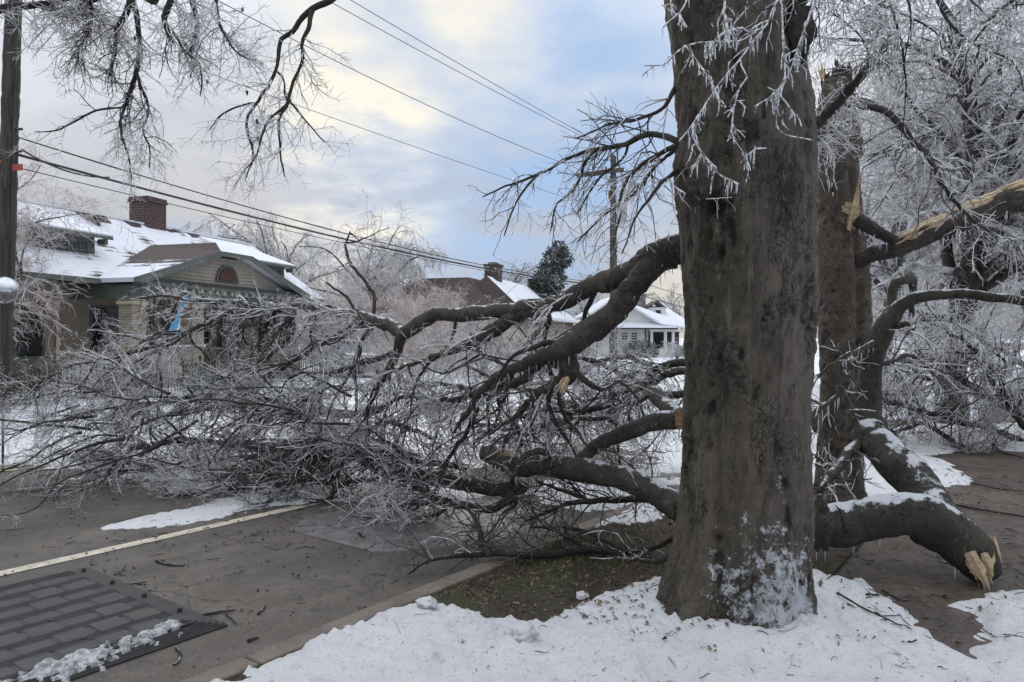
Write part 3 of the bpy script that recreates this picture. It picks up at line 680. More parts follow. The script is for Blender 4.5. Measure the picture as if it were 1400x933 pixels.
def clump(name, c, r, m, parent, n=900, seed=1, sq=(1, 1, 1)):
    g = np.random.default_rng(seed); u = math.pi * (1 + 5 ** .5) * np.arange(n); z_ = 1 - 2 * (np.arange(n) + .5) / n
    nr_, nt_ = 18, 26; th = np.linspace(0, 2 * math.pi, nt_, endpoint=False); ph = np.linspace(.05, math.pi - .05, nr_)
    PH, TH = np.meshgrid(ph, th, indexing='ij'); D = np.stack([np.sin(PH) * np.cos(TH), np.sin(PH) * np.sin(TH), np.cos(PH)], -1)
    rr_ = r * (1 + .55 * fbm(D * 2.1 + seed * 3.3, 4) + .25 * fbm(D * 6 + seed, 3))
    P = np.asarray(c) + D * rr_[..., None] * np.asarray(sq)
    i = np.arange(nr_ - 1)[:, None] * nt_; j = np.arange(nt_)[None]; j2 = (j + 1) % nt_
    F = np.stack([i + j, i + nt_ + j, i + nt_ + j2, i + j2], -1).reshape(-1, 4)
    return mk(name, P.reshape(-1, 3), [F, np.arange(nt_)[None], (np.arange(nt_) + (nr_ - 1) * nt_)[::-1][None]], m, parent)
clump('burl', W(1093, 45, 3.86), .085, MT['limb_dark'], tree, seed=4, sq=(.8, .8, 1.5))
clump('burl', W(957, 258, 3.86), .075, MT['limb_dark'], tree, seed=9, sq=(1, .7, 1.1))
clump('burl', W(1085, 5, 3.9), .07, MT['limb_dark'], tree, seed=14)

# twig spray reaching left from the trunk
def fan(paths, K=20): 
    a_ = [resample(p, q, K) for p, q in paths]; return np.stack([x for x, _ in a_]), np.stack([y for _, y in a_])
g = np.random.default_rng(21)
SPR = [[(926, 192, 4.15, 9), (905, 187, 4.3, 9), (880, 186, 4.4, 8), (850, 200, 4.6, 7), (815, 205, 4.8, 6), (780, 216, 5.0, 5), (745, 235, 5.1, 4), (700, 252, 5.3, 3), (660, 270, 5.4, 2)],
       [(926, 198, 4.15, 8), (908, 208, 4.2, 7), (885, 222, 4.2, 6), (862, 240, 4.2, 5), (850, 262, 4.1, 4), (846, 300, 4.1, 3), (836, 340, 4.0, 2)],
       [(815, 206, 4.8, 5), (800, 225, 4.9, 4), (782, 262, 5, 4), (760, 280, 5, 3), (752, 315, 5, 2)],
       [(925, 236, 4.15, 7), (905, 250, 4.0, 5), (885, 275, 3.9, 4), (868, 300, 3.9, 3), (850, 345, 3.8, 2)],
       [(926, 205, 4.2, 6), (900, 225, 4.4, 5), (868, 265, 4.6, 4), (820, 300, 4.7, 3), (790, 330, 4.8, 2)],
       [(924, 120, 4.2, 7), (905, 150, 4.1, 5), (870, 165, 4.2, 4), (835, 172, 4.3, 3), (790, 190, 4.4, 2)],
       [(740, 237, 5.1, 4), (715, 262, 5.1, 3), (700, 290, 5.1, 2.4), (690, 320, 5.1, 2)],
       [(860, 196, 4.6, 4), (850, 220, 4.7, 3), (815, 250, 4.8, 3), (790, 290, 4.9, 2)]]
pp = []
for q in SPR:
    o, P, r_ = limb('branch', q, MT['limb_dark'], tree, 8, .1, .03, .008); pp.append((P, r_))
P0, R0 = fan(pp)
A1 = grow(P0, R0, 120, .46, (25, 70), 6, .12, 1, .14, .22, .5, .0018, .005, .5, (-.25, 0, -.15), g, .5)
A2 = grow(*A1, 620, .15, (25, 75), 5, .1, 1, .06, .25, .6, .0014, .003, .6, (-.08, 0, -.05), g, .4)
twig_mesh('twigs', [(*A1, 5), (*A2, 3)], [MT['twig'], MT['ice']], tree, fr=.45, rng=g)
# iced twigs hanging in front of the trunk
HANG = [[(1062, 2, 3.5, 4), (1045, 35, 3.5, 4), (1010, 85, 3.48, 4), (976, 127, 3.46, 3.5), (943, 175, 3.45, 3), (930, 192, 3.45, 2.5)],
        [(1030, 45, 3.5, 3.5), (1014, 58, 3.48, 4), (976, 60, 3.46, 4), (937, 66, 3.45, 4), (910, 90, 3.45, 3.5), (883, 92, 3.45, 3)],
        [(985, -8, 3.5, 4), (991, 35, 3.5, 4), (1000, 48, 3.5, 3)], [(938, 66, 3.45, 4), (960, 90, 3.45, 3.5), (972, 112, 3.45, 4), (982, 140, 3.45, 5)],
        [(1020, 108, 3.5, 3), (1012, 122, 3.5, 4), (1000, 160, 3.5, 4), (997, 183, 3.5, 4)], [(1068, 0, 3.5, 4), (1069, 60, 3.5, 4), (1070, 100, 3.5, 3.5), (1064, 178, 3.5, 3), (1110, 194, 3.5, 3)],
        [(945, 184, 3.45, 3), (964, 220, 3.45, 4), (980, 240, 3.45, 4), (1006, 251, 3.45, 4)], [(1045, 35, 3.5, 3), (1025, 45, 3.48, 3), (1010, 40, 3.47, 4), (985, 52, 3.46, 4)],
        [(1115, -5, 3.6, 6), (1100, 40, 3.6, 5), (1080, 90, 3.6, 4), (1055, 130, 3.55, 4), (1032, 148, 3.5, 3)], [(938, -8, 3.5, 4), (925, 20, 3.5, 4), (905, 8, 3.5, 3)],
        [(1050, 120, 3.5, 3), (1062, 128, 3.5, 4), (1085, 160, 3.5, 4)], [(1005, 195, 3.5, 2), (1020, 214, 3.5, 4), (1032, 208, 3.5, 4), (1046, 206, 3.5, 3)]]
ov = empty('overhanging_branch', W(1000, -60, 3.5), 'thin icy twigs with icicles hanging in front of the huge trunk', 'branch')
pp = []
for q in HANG:
    o, P, r_ = limb('branch', [(x, y, Y, w * .6) for x, y, Y, w in q], MT['glassy'], ov, 6, .25, .02, .01); pp.append((P, r_))
P0, R0 = fan(pp)
A1 = grow(P0, R0, 120, .10, (35, 90), 4, .1, 1, .25, .25, .95, .0026, .0048, .8, (0, 0, -.4), g, .2)
A2 = grow(*A1, 150, .045, (30, 80), 3, .2, 1, .3, .2, .9, .0022, .0042, .7, (0, 0, -.3), g, .2)
twig_mesh('iced_twigs', [(*A1, 5), (*A2, 4)], [MT['twig'], MT['glassy']], ov, fr=.95, rng=g)
icicles('icicles', pp + [(A1[0].reshape(-1, 3), A1[1].ravel())], 140, ov, .03, .085, .0042, g)

# ================================================================== FALLEN LIMBS
def ground_z(p):
    t = p[:, 0] * Nn[0] + p[:, 1] * Nn[1]
    return np.where((t < KT - .17) & (t > -17), ZR, 0.0)
g = np.random.default_rng(5)
LIMB_A = [
 # one thick stem from the trunk, forking
 [(975, 330, 4.55, 60), (925, 342, 4.65, 60), (895, 354, 4.75, 54), (865, 372, 4.9, 46), (830, 384, 5.1, 40), (798, 396, 5.3, 38), (770, 409, 5.5, 34), (735, 424, 5.8, 31), (700, 436, 6.1, 28), (660, 459, 6.3, 24), (630, 474, 6.4, 20), (604, 486, 6.5, 13)],
 [(735, 421, 5.75, 24), (690, 426, 6.2, 28), (640, 429, 6.6, 28), (595, 431, 6.9, 26), (574, 440, 7.0, 27), (556, 454, 7.1, 28), (530, 447, 7.4, 25), (500, 433, 7.7, 23), (465, 426, 8.0, 19), (430, 419, 8.3, 17), (405, 418, 8.5, 16), (375, 424, 8.7, 14), (343, 417, 8.9, 11), (300, 412, 9.1, 9), (262, 412, 9.3, 7), (225, 404, 9.5, 5), (185, 408, 9.7, 4)],
 [(920, 350, 4.7, 52), (880, 378, 4.75, 50), (845, 415, 4.85, 48), (808, 450, 5.0, 46), (775, 476, 5.1, 40), (740, 488, 5.4, 26), (705, 499, 5.6, 22), (680, 512, 5.8, 19), (655, 540, 6.0, 15), (640, 565, 6.1, 11), (622, 590, 6.3, 7)],
 [(778, 470, 5.1, 34), (780, 495, 5.15, 34), (779, 512, 5.2, 28), (760, 525, 5.35, 20), (735, 540, 5.5, 16), (715, 560, 5.7, 14), (702, 585, 5.8, 11), (690, 610, 5.9, 7)],
 [(556, 452, 7.1, 26), (545, 478, 7.15, 18), (532, 500, 7.2, 15), (520, 522, 7.3, 13), (508, 545, 7.4, 10), (500, 570, 7.5, 7)],
 [(505, 434, 7.7, 20), (485, 450, 7.8, 19), (455, 463, 8.0, 18), (430, 474, 8.2, 16), (402, 492, 8.5, 14), (370, 512, 8.8, 12), (335, 530, 9.1, 10), (290, 542, 9.4, 7), (240, 552, 9.8, 5)],
 [(404, 420, 8.5, 15), (399, 438, 8.5, 14), (396, 458, 8.6, 12), (380, 476, 8.7, 11), (360, 494, 8.8, 9), (335, 520, 9, 7), (310, 548, 9.2, 5)],
 [(345, 418, 8.9, 9), (320, 425, 8.9, 9), (290, 440, 8.9, 9), (262, 452, 9.0, 9), (235, 464, 9.1, 9), (205, 486, 9.2, 7), (185, 500, 9.3, 5), (150, 515, 9.4, 3.5)],
 [(545, 480, 7.2, 13), (515, 490, 7.4, 13), (480, 500, 7.7, 12), (455, 512, 7.9, 11), (430, 530, 8.2, 9), (415, 560, 8.3, 7), (410, 590, 8.4, 5)],
 [(702, 500, 5.65, 15), (690, 520, 5.9, 15), (672, 535, 6.1, 14), (640, 542, 6.5, 11), (600, 550, 6.9, 9), (560, 545, 7.3, 8), (520, 556, 7.7, 6)],
 [(775, 500, 5.2, 24), (750, 492, 5.6, 22), (728, 505, 5.9, 20), (700, 525, 6.2, 18), (670, 538, 6.6, 14), (630, 530, 7, 11), (590, 528, 7.5, 8), (540, 535, 8, 6)],
 [(784, 505, 5.1, 16), (800, 522, 5.1, 12), (822, 528, 5.2, 9), (846, 522, 5.3, 7), (868, 540, 5.3, 5), (880, 570, 5.3, 4)],
 [(600, 487, 6.5, 9), (585, 490, 6.7, 9), (560, 502, 7.0, 8), (530, 508, 7.3, 7), (490, 530, 7.7, 5)],
 [(513, 428, 7.6, 8), (511, 402, 7.6, 7), (497, 384, 7.6, 6), (483, 368, 7.6, 6), (475, 348, 7.6, 5), (472, 334, 7.6, 5), (479, 316, 7.6, 3)],
 [(488, 430, 7.8, 6), (478, 412, 7.8, 6), (463, 398, 7.8, 5), (447, 386, 7.8, 4)],
 [(690, 498, 5.7, 10), (668, 488, 6.0, 9), (650, 470, 6.3, 7), (640, 452, 6.5, 4)],
 [(620, 432, 6.7, 7), (618, 452, 6.7, 6), (612, 470, 6.7, 5), (598, 482, 6.8, 4)],
 [(798, 394, 5.3, 14), (806, 384, 5.28, 15), (812, 378, 5.27, 10)],
 [(497, 473, 7.3, 7), (490, 500, 7.35, 7), (486, 530, 7.4, 6), (484, 560, 7.5, 5)],
 [(225, 470, 9.1, 6), (195, 478, 9.0, 6), (150, 492, 8.9, 5), (100, 500, 8.8, 5), (50, 530, 8.6, 4), (10, 560, 8.4, 3)],
]
fa = empty('fallen_limb', (-1.5, 7.0, 0), 'massive forked limb broken from the huge trunk, arching down over the road', 'fallen limb')
LP = []
for q in LIMB_A:
    q = [(x, y, Y, w * .70) for x, y, Y, w in q]
    o, P, r_ = limb('branch', q, MT['limb'], fa, 14 if q[0][3] > 14 else 9, .13, .03, .022); LP.append((P, r_))
clump('burr', W(828, 392, 5.12), .055, MT['limb'], fa, seed=3, sq=(1, .9, .9))
splinters(fa, W(772, 522, 5.1), (-.35, -.3, -.6), 10, .16, .03, MT['wood'], g)
splinters(fa, W(607, 478, 6.4), (-.1, -.2, -1), 8, .12, .018, MT['redwood'], g)
P0, R0 = fan(LP, 24)
fl = ground_z
# secondary branches: each a part of its own
wt = np.array([.4, 1.5, .4, .7, 1.2, 1.5, 1.2, 1.4, 1.4, 1.4, 1.3, .8, 1.3, .3, .3, .6, .6, 0, 1, 1.4])
B1 = grow(P0, R0, 100, 1.25, (25, 70), 9, .32, 1, .12, .24, .6, .009, .023, .35, (-.35, .25, -.55), g, .35, wt, fl)
# those lying furthest out, swept along the road towards the left
Q0 = []
for k in range(64):
    f = g.random(); x = g.uniform(100, 560); y = g.uniform(530, 645); Y = 7.2 + g.random() * 3.2
    s_ = W(x, y, Y); s_[2] = max(s_[2], .05)
    d = nrm(np.array([-1.0, g.normal() * .5, g.normal() * .18 - .12])); L_ = g.uniform(.9, 2.1); pts = [s_]
    for i in range(8):
        d = nrm(d + g.normal(size=3) * .16 + np.array([0, 0, -.05])); n2 = pts[-1] + d * L_ / 8; n2[2] = max(n2[2], ZR + .03 + .03 * g.random()); pts.append(n2)
    Q0.append(pts)
Q0 = np.array(Q0); QR = (g.uniform(.009, .021, len(Q0)))[:, None] * np.linspace(1, .3, 9)[None]
def split_parts(name, Ps, Rs, n, m, parent):
    for i in range(len(Ps)):
        p, r_ = catmull(np.c_[Ps[i], Rs[i]], 16)[:, :3], np.interp(np.linspace(0, 1, 16), np.linspace(0, 1, len(Rs[i])), Rs[i])
        V, F = tube_arrays(p[None], r_[None], n, .1); mk(name, V, F, m[i % len(m)] if isinstance(m, list) else m, parent)
split_parts('side_branch', *B1, 6, [MT['limb'], MT['limb_dark']], fa)
split_parts('side_branch', Q0, QR, 6, [MT['limb_dark'], MT['limb'], MT['limb_dark']], fa)
allP = np.concatenate([np.stack([resample(B1[0][i], B1[1][i], 9)[0] for i in range(len(B1[0]))]), Q0]); allR = np.concatenate([B1[1], QR])
B2 = grow(allP, allR, 1050, .62, (25, 75), 6, .1, 1, .05, .22, .5, .0028, .008, .45, (-.22, 0.1, -.12), g, .35, None, fl)
B2b = grow(P0, R0, 330, .6, (30, 80), 6, .35, 1, .10, .22, .4, .003, .009, .45, (-.2, .1, -.40), g, .3, wt, fl)
bp, br_ = np.concatenate([B2[0], B2b[0]]), np.concatenate([B2[1], B2b[1]])
B3 = grow(bp, br_, 10000, .21, (25, 80), 4, .1, 1, .02, .40, .6, .0016, .0036, .55, (-.10, 0, .0), g, .3, None, fl)
B4 = grow(*B3, 26000, .08, (25, 85), 3, .1, 1, .0, .45, .75, .0017, .003, .7, None, g, .2, None, fl)
twig_mesh('twigs', [(bp, br_, 4), (*B3, 3), (*B4, 3)], [MT['twig'], MT['ice']], fa, fr=.68, rng=g)
icicles('icicles', LP, 650, fa, .02, .12, .0045, g)

# low log lying behind the trunk, broken at its far end
fb = empty('fallen_limb', G(760, 700), 'thick mossy log lying low beside the huge trunk, broken off short at its left end', 'fallen limb')
LIMB_B = [[(985, 700, 4.75, 50), (925, 692, 4.85, 48), (880, 668, 5.1, 44), (835, 652, 5.3, 42), (790, 641, 5.5, 42), (745, 637, 5.7, 40), (710, 634, 5.9, 40), (685, 626, 6.0, 36), (662, 617, 6.1, 30)],
          [(790, 632, 5.5, 18), (812, 612, 5.45, 24), (838, 597, 5.4, 26), (868, 585, 5.3, 28), (895, 576, 5.25, 32), (926, 572, 5.2, 34)],
          [(752, 640, 5.55, 15), (748, 622, 5.5, 14), (735, 618, 5.5, 14), (715, 625, 5.55, 12), (702, 650, 5.6, 9), (690, 640, 5.65, 7), (672, 632, 5.7, 5)],
          [(940, 570, 5.3, 30), (915, 560, 5.6, 30), (892, 536, 6.0, 26)],
          [(860, 640, 5.2, 4), (845, 622, 5.3, 4), (812, 610, 5.4, 3)]]
LB = []
for q in LIMB_B:
    q = [(x, y, Y, w * .78) for x, y, Y, w in q]
    o, P, r_ = limb('branch', q, MT['limb'], fb, 16, .12, .03, .014); LB.append((P, r_))
splinters(fb, W(928, 574, 5.15), (1, -.3, -.1), 26, .09, .08, MT['redwood'], g)
splinters(fb, W(700, 622, 5.85), (-1, -.2, .25), 6, .2, .022, MT['wood'], g)
splinters(fb, W(660, 568, 6.0), (1, -.1, .0), 3, .2, .025, MT['wood'], g)
icicles('icicles', LB, 160, fb, .02, .07, .004, g)
# the crown's own tangle of stems on the road
fc = empty('fallen_limb', G(500, 650, ZR), 'tangle of dark stems lying flat on the road under the arching limb', 'fallen limb')
LIMB_C = [[(715, 668, 6.3, 20), (680, 672, 6.5, 22), (640, 664, 6.8, 24), (600, 658, 7.1, 24), (560, 652, 7.4, 26), (528, 645, 7.6, 26), (500, 628, 7.8, 22), (478, 612, 8.0, 20), (450, 606, 8.3, 20), (410, 608, 8.6, 18), (360, 612, 8.9, 15), (300, 606, 9.2, 11), (240, 604, 9.5, 8), (180, 610, 9.8, 5)],
          [(570, 630, 7.5, 18), (520, 622, 7.8, 18), (470, 620, 8.1, 20), (420, 622, 8.3, 18), (370, 636, 8.5, 14), (320, 650, 8.6, 11), (270, 662, 8.6, 8), (215, 682, 8.4, 5)],
          [(480, 610, 8, 12), (455, 590, 8.1, 11), (430, 575, 8.2, 10), (405, 560, 8.4, 8), (380, 548, 8.6, 7), (350, 540, 8.8, 5)],
          [(515, 655, 7.6, 9), (470, 662, 7.7, 8), (420, 660, 7.8, 8), (360, 668, 7.9, 7), (300, 668, 8.0, 7), (240, 680, 7.9, 6), (210, 684, 7.9, 4)],
          [(700, 690, 6.4, 12), (660, 700, 6.4, 14), (620, 690, 6.6, 13), (580, 672, 6.9, 9), (540, 668, 7.1, 6)],
          [(640, 640, 6.9, 10), (600, 636, 7.2, 10), (560, 628, 7.5, 9), (520, 606, 7.8, 8), (470, 600, 8.1, 6)],
          [(520, 560, 8.4, 14), (470, 566, 8.8, 14), (420, 560, 9.2, 12), (360, 552, 9.6, 10), (300, 556, 10, 8), (220, 570, 10.4, 5)],
          [(300, 540, 9.4, 13), (270, 546, 9.5, 14), (240, 548, 9.6, 12), (200, 556, 9.8, 9), (150, 560, 10, 7), (90, 572, 10.2, 5)],
          [(440, 575, 8.2, 8), (430, 600, 8.0, 8), (410, 640, 7.8, 7), (380, 680, 7.5, 5), (340, 700, 7.3, 3)],
          [(650, 560, 6.5, 9), (640, 590, 6.6, 8), (620, 620, 6.7, 7), (600, 650, 6.7, 5), (590, 690, 6.6, 4)],
          [(820, 560, 6.6, 11), (780, 566, 6.8, 11), (740, 560, 7, 9), (700, 575, 7.2, 8), (650, 600, 7.3, 6)],
          [(790, 590, 6.6, 9), (760, 575, 6.7, 9), (730, 590, 6.8, 8), (690, 590, 7.0, 7), (650, 580, 7.2, 5)],
          [(590, 600, 7.2, 7), (560, 590, 7.4, 7), (530, 580, 7.6, 7), (500, 590, 7.8, 6), (460, 600, 8.0, 4)]]
LC = []
for q in LIMB_C:
    q = [(x, y, Y, w * .85) for x, y, Y, w in q]
    o, P, r_ = limb('branch', q, MT['limb_dark'], fc, 9, .14, .04, .02); LC.append((P, r_))
P0, R0 = fan(LC, 24)
B1 = grow(P0, R0, 85, 1.2, (25, 75), 9, .1, 1, .04, .26, .55, .008, .020, .35, (-.25, -.15, .10), g, .3, None, fl)
split_parts('side_branch', *B1, 6, [MT['limb_dark'], MT['limb']], fc)
B2 = grow(B1[0], B1[1], 800, .60, (25, 75), 6, .1, 1, .02, .24, .55, .003, .008, .45, (-.18, -.1, .05), g, .3, None, fl)
B2b = grow(P0, R0, 480, .55, (30, 80), 6, .1, 1, .04, .24, .4, .003, .008, .45, (-.15, -.25, .10), g, .3, None, fl)
# brush along the near edge of the heap
bp, br_ = np.concatenate([B2[0], B2b[0]]), np.concatenate([B2[1], B2b[1]])
B3 = grow(bp, br_, 8000, .20, (25, 80), 4, .1, 1, .02, .40, .6, .0016, .0034, .55, (-.08, -.05, .02), g, .3, None, fl)
B4 = grow(*B3, 14000, .08, (25, 85), 3, .1, 1, .0, .45, .75, .0015, .0028, .7, None, g, .2, None, fl)
twig_mesh('twigs', [(bp, br_, 4), (*B3, 3), (*B4, 3)], [MT['twig'], MT['ice']], fc, fr=.55, rng=g)

# brush on the far side of the heap, between the arching limb and the huge trunk
fx = empty('fallen_brush', at(850, 9.5, ZR), 'icy brush and dark stems behind the low log, seen under the arching limb', 'fallen branch')
LX = []
for q in [[(960, 498, 8.5, 12), (925, 500, 8.6, 12), (900, 508, 8.8, 12), (878, 524, 9, 10), (858, 546, 9.2, 8), (830, 570, 9.4, 5)],
          [(960, 512, 8.2, 10), (915, 514, 8.4, 10), (885, 530, 8.6, 8), (850, 535, 8.9, 6), (800, 550, 9.2, 5)], [(950, 535, 8.0, 12), (905, 540, 8.2, 11), (870, 548, 8.5, 9), (820, 556, 8.9, 7), (760, 560, 9.3, 5)],
          [(890, 500, 10, 8), (850, 490, 10, 7), (810, 500, 10.2, 6), (770, 520, 10.4, 5), (720, 530, 10.6, 4)], [(870, 520, 9.5, 8), (830, 505, 9.6, 7), (800, 490, 9.7, 6), (770, 485, 9.8, 4)],
          [(800, 560, 8.2, 9), (760, 545, 8.3, 8), (720, 535, 8.4, 7), (680, 520, 8.5, 5), (640, 500, 8.6, 4)], [(860, 590, 7.2, 7), (830, 575, 7.3, 7), (790, 572, 7.4, 6), (740, 585, 7.6, 5), (700, 600, 7.8, 4)],
          ]:
    o, P, r_ = limb('branch', q, MT['limb_dark'], fx, 8, .15, .05, .03); LX.append((P, r_))
P0, R0 = fan(LX, 18)
B1 = grow(P0, R0, 60, .9, (25, 80), 8, .05, 1, .10, .22, .5, .006, .012, .4, (-.1, 0, -.15), g, .3, None, fl)
split_parts('side_branch', *B1, 5, [MT['limb_dark'], MT['limb']], fx)
B2 = grow(*B1, 520, .6, (25, 80), 6, .1, 1, .08, .24, .5, .004, .008, .5, (0, 0, .05), g, .3, None, fl)
B3 = grow(*B2, 3200, .26, (25, 80), 4, .1, 1, .08, .26, .7, .0028, .005, .55, (0, 0, -.05), g, .3, None, fl)
B4 = grow(*B3, 5200, .11, (25, 80), 3, .1, 1, .08, .26, .8, .0025, .0045, .7, None, g, .3, None, fl)
twig_mesh('twigs', [(*B2, 4), (*B3, 3), (*B4, 3)], [MT['twig'], MT['ice']], fx, fr=.62, rng=g)

# thin branch lying over the verge
fd = empty('fallen_branch', G(780, 765), 'slender fallen branch lying on the bare verge left of the huge trunk', 'branch')
LIMB_D = [[(915, 762, 5.3, 13), (890, 772, 5.2, 11), (860, 766, 5.3, 10), (835, 755, 5.35, 10), (800, 752, 5.3, 11), (760, 757, 5.25, 11), (715, 759, 5.2, 11), (680, 756, 5.25, 9), (640, 760, 5.3, 7), (590, 765, 5.3, 4), (560, 785, 5.2, 2.5)],
          [(800, 750, 5.3, 7), (782, 738, 5.3, 6), (765, 728, 5.35, 6), (748, 722, 5.45, 5), (728, 720, 5.5, 4)],
          [(668, 760, 5.2, 9), (660, 742, 5.3, 8), (656, 722, 5.35, 7), (645, 705, 5.45, 5), (632, 690, 5.55, 4)],
          [(925, 735, 5.2, 8), (890, 752, 5.35, 7), (860, 756, 5.35, 7), (830, 742, 5.4, 6), (800, 728, 5.5, 6), (770, 722, 5.6, 5)],
          [(910, 690, 5.3, 10), (880, 682, 5.5, 10), (850, 684, 5.5, 9), (815, 686, 5.5, 8), (780, 690, 5.5, 7), (750, 700, 5.6, 5), (720, 712, 5.7, 4)],
          [(815, 688, 5.5, 6), (780, 676, 5.6, 5), (760, 668, 5.7, 4), (735, 660, 5.8, 3)],
          [(700, 652, 5.9, 8), (698, 672, 5.9, 8), (704, 690, 5.85, 7), (690, 700, 5.9, 5)],
          [(935, 715, 5.0, 6), (905, 690, 5.1, 6), (880, 676, 5.2, 5), (850, 640, 5.4, 4), (845, 600, 5.5, 3)]]
LD = []
for q in LIMB_D:
    o, P, r_ = limb('branch', q, MT['limb_dark'], fd, 8, .12, .03, .008); LD.append((P, r_))
P0, R0 = fan(LD, 18)
A1 = grow(P0, R0, 120, .5, (30, 80), 6, .1, 1, .03, .24, .5, .0028, .007, .45, (-.25, .0, .12), g, .4, None, fl)
A2 = grow(*A1, 620, .2, (25, 80), 5, .1, 1, .02, .25, .6, .002, .004, .6, (-.1, 0, .03), g, .3, None, fl)
twig_mesh('twigs', [(*A1, 5), (*A2, 4)], [MT['twig'], MT['ice']], fd, fr=.18, rng=g)

# ------------------------------------------------------------------ right-hand fallen limb with torn butt
fe = empty('fallen_limb', G(1345, 805), 'snow-dusted limb on the muddy path, its torn yellow butt end pointing at the ground', 'fallen limb')
LIMB_E = [[(1122, 718, 5.0, 46), (1150, 719, 5.0, 50), (1195, 708, 4.95, 50), (1240, 702, 4.9, 54), (1280, 718, 4.88, 60), (1315, 745, 4.85, 56), (1338, 772, 4.82, 46), (1350, 790, 4.8, 30)],
          [(1296, 722, 4.9, 50), (1272, 690, 5.1, 48), (1245, 655, 5.3, 44), (1220, 628, 5.5, 42), (1196, 603, 5.7, 40), (1184, 585, 5.85, 42), (1178, 562, 5.9, 38)],
          [(1182, 590, 5.9, 34), (1186, 555, 5.95, 34), (1190, 515, 5.95, 31), (1195, 475, 5.9, 29), (1212, 438, 5.85, 26), (1238, 414, 5.8, 19), (1270, 404, 5.75, 14), (1310, 403, 5.7, 13), (1355, 407, 5.6, 13), (1402, 413, 5.5, 13), (1460, 425, 5.4, 12)],
          [(1224, 428, 5.85, 16), (1220, 405, 5.9, 13), (1222, 388, 5.9, 12), (1236, 383, 5.9, 14), (1246, 386, 5.95, 13), (1247, 408, 6.0, 8), (1246, 432, 6.05, 7)],
          [(1195, 468, 5.85, 9), (1172, 478, 5.75, 8), (1150, 492, 5.65, 8), (1144, 505, 5.6, 8), (1146, 535, 5.55, 7), (1132, 550, 5.5, 7), (1114, 563, 5.45, 9), (1112, 585, 5.4, 8)],
          [(1180, 605, 5.75, 16), (1160, 620, 5.6, 16), (1145, 640, 5.45, 15), (1130, 662, 5.3, 12), (1120, 672, 5.25, 9)],
          [(1225, 446, 5.8, 8), (1238, 442, 5.7, 7), (1250, 447, 5.6, 6), (1240, 455, 5.5, 4)],
          [(1185, 500, 5.95, 7), (1220, 494, 6.1, 7), (1246, 486, 6.2, 6), (1275, 510, 6.3, 6), (1283, 518, 6.4, 3)]]
MT['limb_snowy'] = bark_mat('snow_dusted_bark', (.024, .022, .018), (.072, .064, .048), .80)
LE = []
for i, q in enumerate(LIMB_E):
    q = [(x, y, Y, w * (1.14 if i < 2 else 1)) for x, y, Y, w in q]
    o, P, r_ = limb('branch', q, MT['limb_snowy'] if i < 3 else MT['limb'], fe, 18 if i < 3 else 10, .13, .03, .014); LE.append((P, r_))
g2 = np.random.default_rng(77)
splinters(fe, W(1338, 766, 4.74), (.13, -.20, -.75), 13, .27, .085, MT['wood'], g2, -.75); splinters(fe, W(1340, 768, 4.72), (.13, -.2, -.75), 12, .16, .08, MT['wood'], g2, -.2)
splinters(fe, W(1358, 745, 4.76), (.14, -.1, -.8), 7, .17, .03, MT['wood'], g2, .4)
clump('bark_stub', W(1122, 718, 4.92), .13, MT['limb'], fe, seed=21, sq=(.6, .8, 1.2))
P0, R0 = fan(LE[4:], 16)
A1 = grow(P0, R0, 40, .45, (30, 80), 6, .2, 1, .04, .22, .6, .004, .009, .45, (.1, 0, -.1), g, .3, None, fl)
A2 = grow(*A1, 260, .18, (25, 80), 5, .1, 1, .0, .25, .6, .0025, .005, .6, None, g, .3, None, fl)
twig_mesh('twigs', [(*A1, 6), (*A2, 4)], [MT['twig'], MT['ice']], fe, fr=.3, rng=g)
icicles('icicles', LE, 220, fe, .03, .16, .005, g)
# small dark side stems in the gap between the trunks
# ------------------------------------------------------------------ second tree, its top torn off
t2 = empty('broken_tree', (3.03, 6.7, 0), 'brown double-stemmed tree just right of the huge trunk, its top torn off', 'tree')
PROF2 = [(110, 1126, 1160), (160, 1116, 1172), (230, 1112, 1174), (280, 1118, 1178), (330, 1116, 1184), (380, 1117, 1188), (450, 1120, 1188), (520, 1122, 1186), (600, 1120, 1178), (660, 1116, 1180), (700, 1108, 1188), (740, 1100, 1196)]
ragged_trunk('trunk', PROF2, 6.7, MT['trunk2'] if 'trunk2' in MT else bark_mat('second_bark', (.085, .068, .052), (.135, .112, .088), 1.3, 4), t2, 64, 170, .025, ribs=[(-1.25, .22, .06), (-2.2, .2, .03)], knots=[(rk.uniform(-3, 0), rk.uniform(.5, 3.6), rk.uniform(.04, .08), rk.uniform(.015, .03)) for _ in range(26)], flare=.05, seed=5)
splinters(t2, W(1142, 112, 6.7), (0, 0, 1), 9, .22, .16, MT['limb_dark'], g2, .25)
splinters(t2, W(1120, 104, 6.6), (-.2, 0, 1), 3, .14, .04, MT['wood'], g2, .3)
splinters(t2, W(1166, 296, 6.42), (.12, -.05, .9), 9, .36, .045, MT['wood'], g2, -.3)
splinters(t2, W(1160, 284, 6.42), (.7, -.2, -.25), 9, .16, .05, MT['wood'], g2, .3); splinters(t2, W(1166, 300, 6.42), (.35, -.1, -.7), 5, .12, .04, MT['wood'], g2, .3)
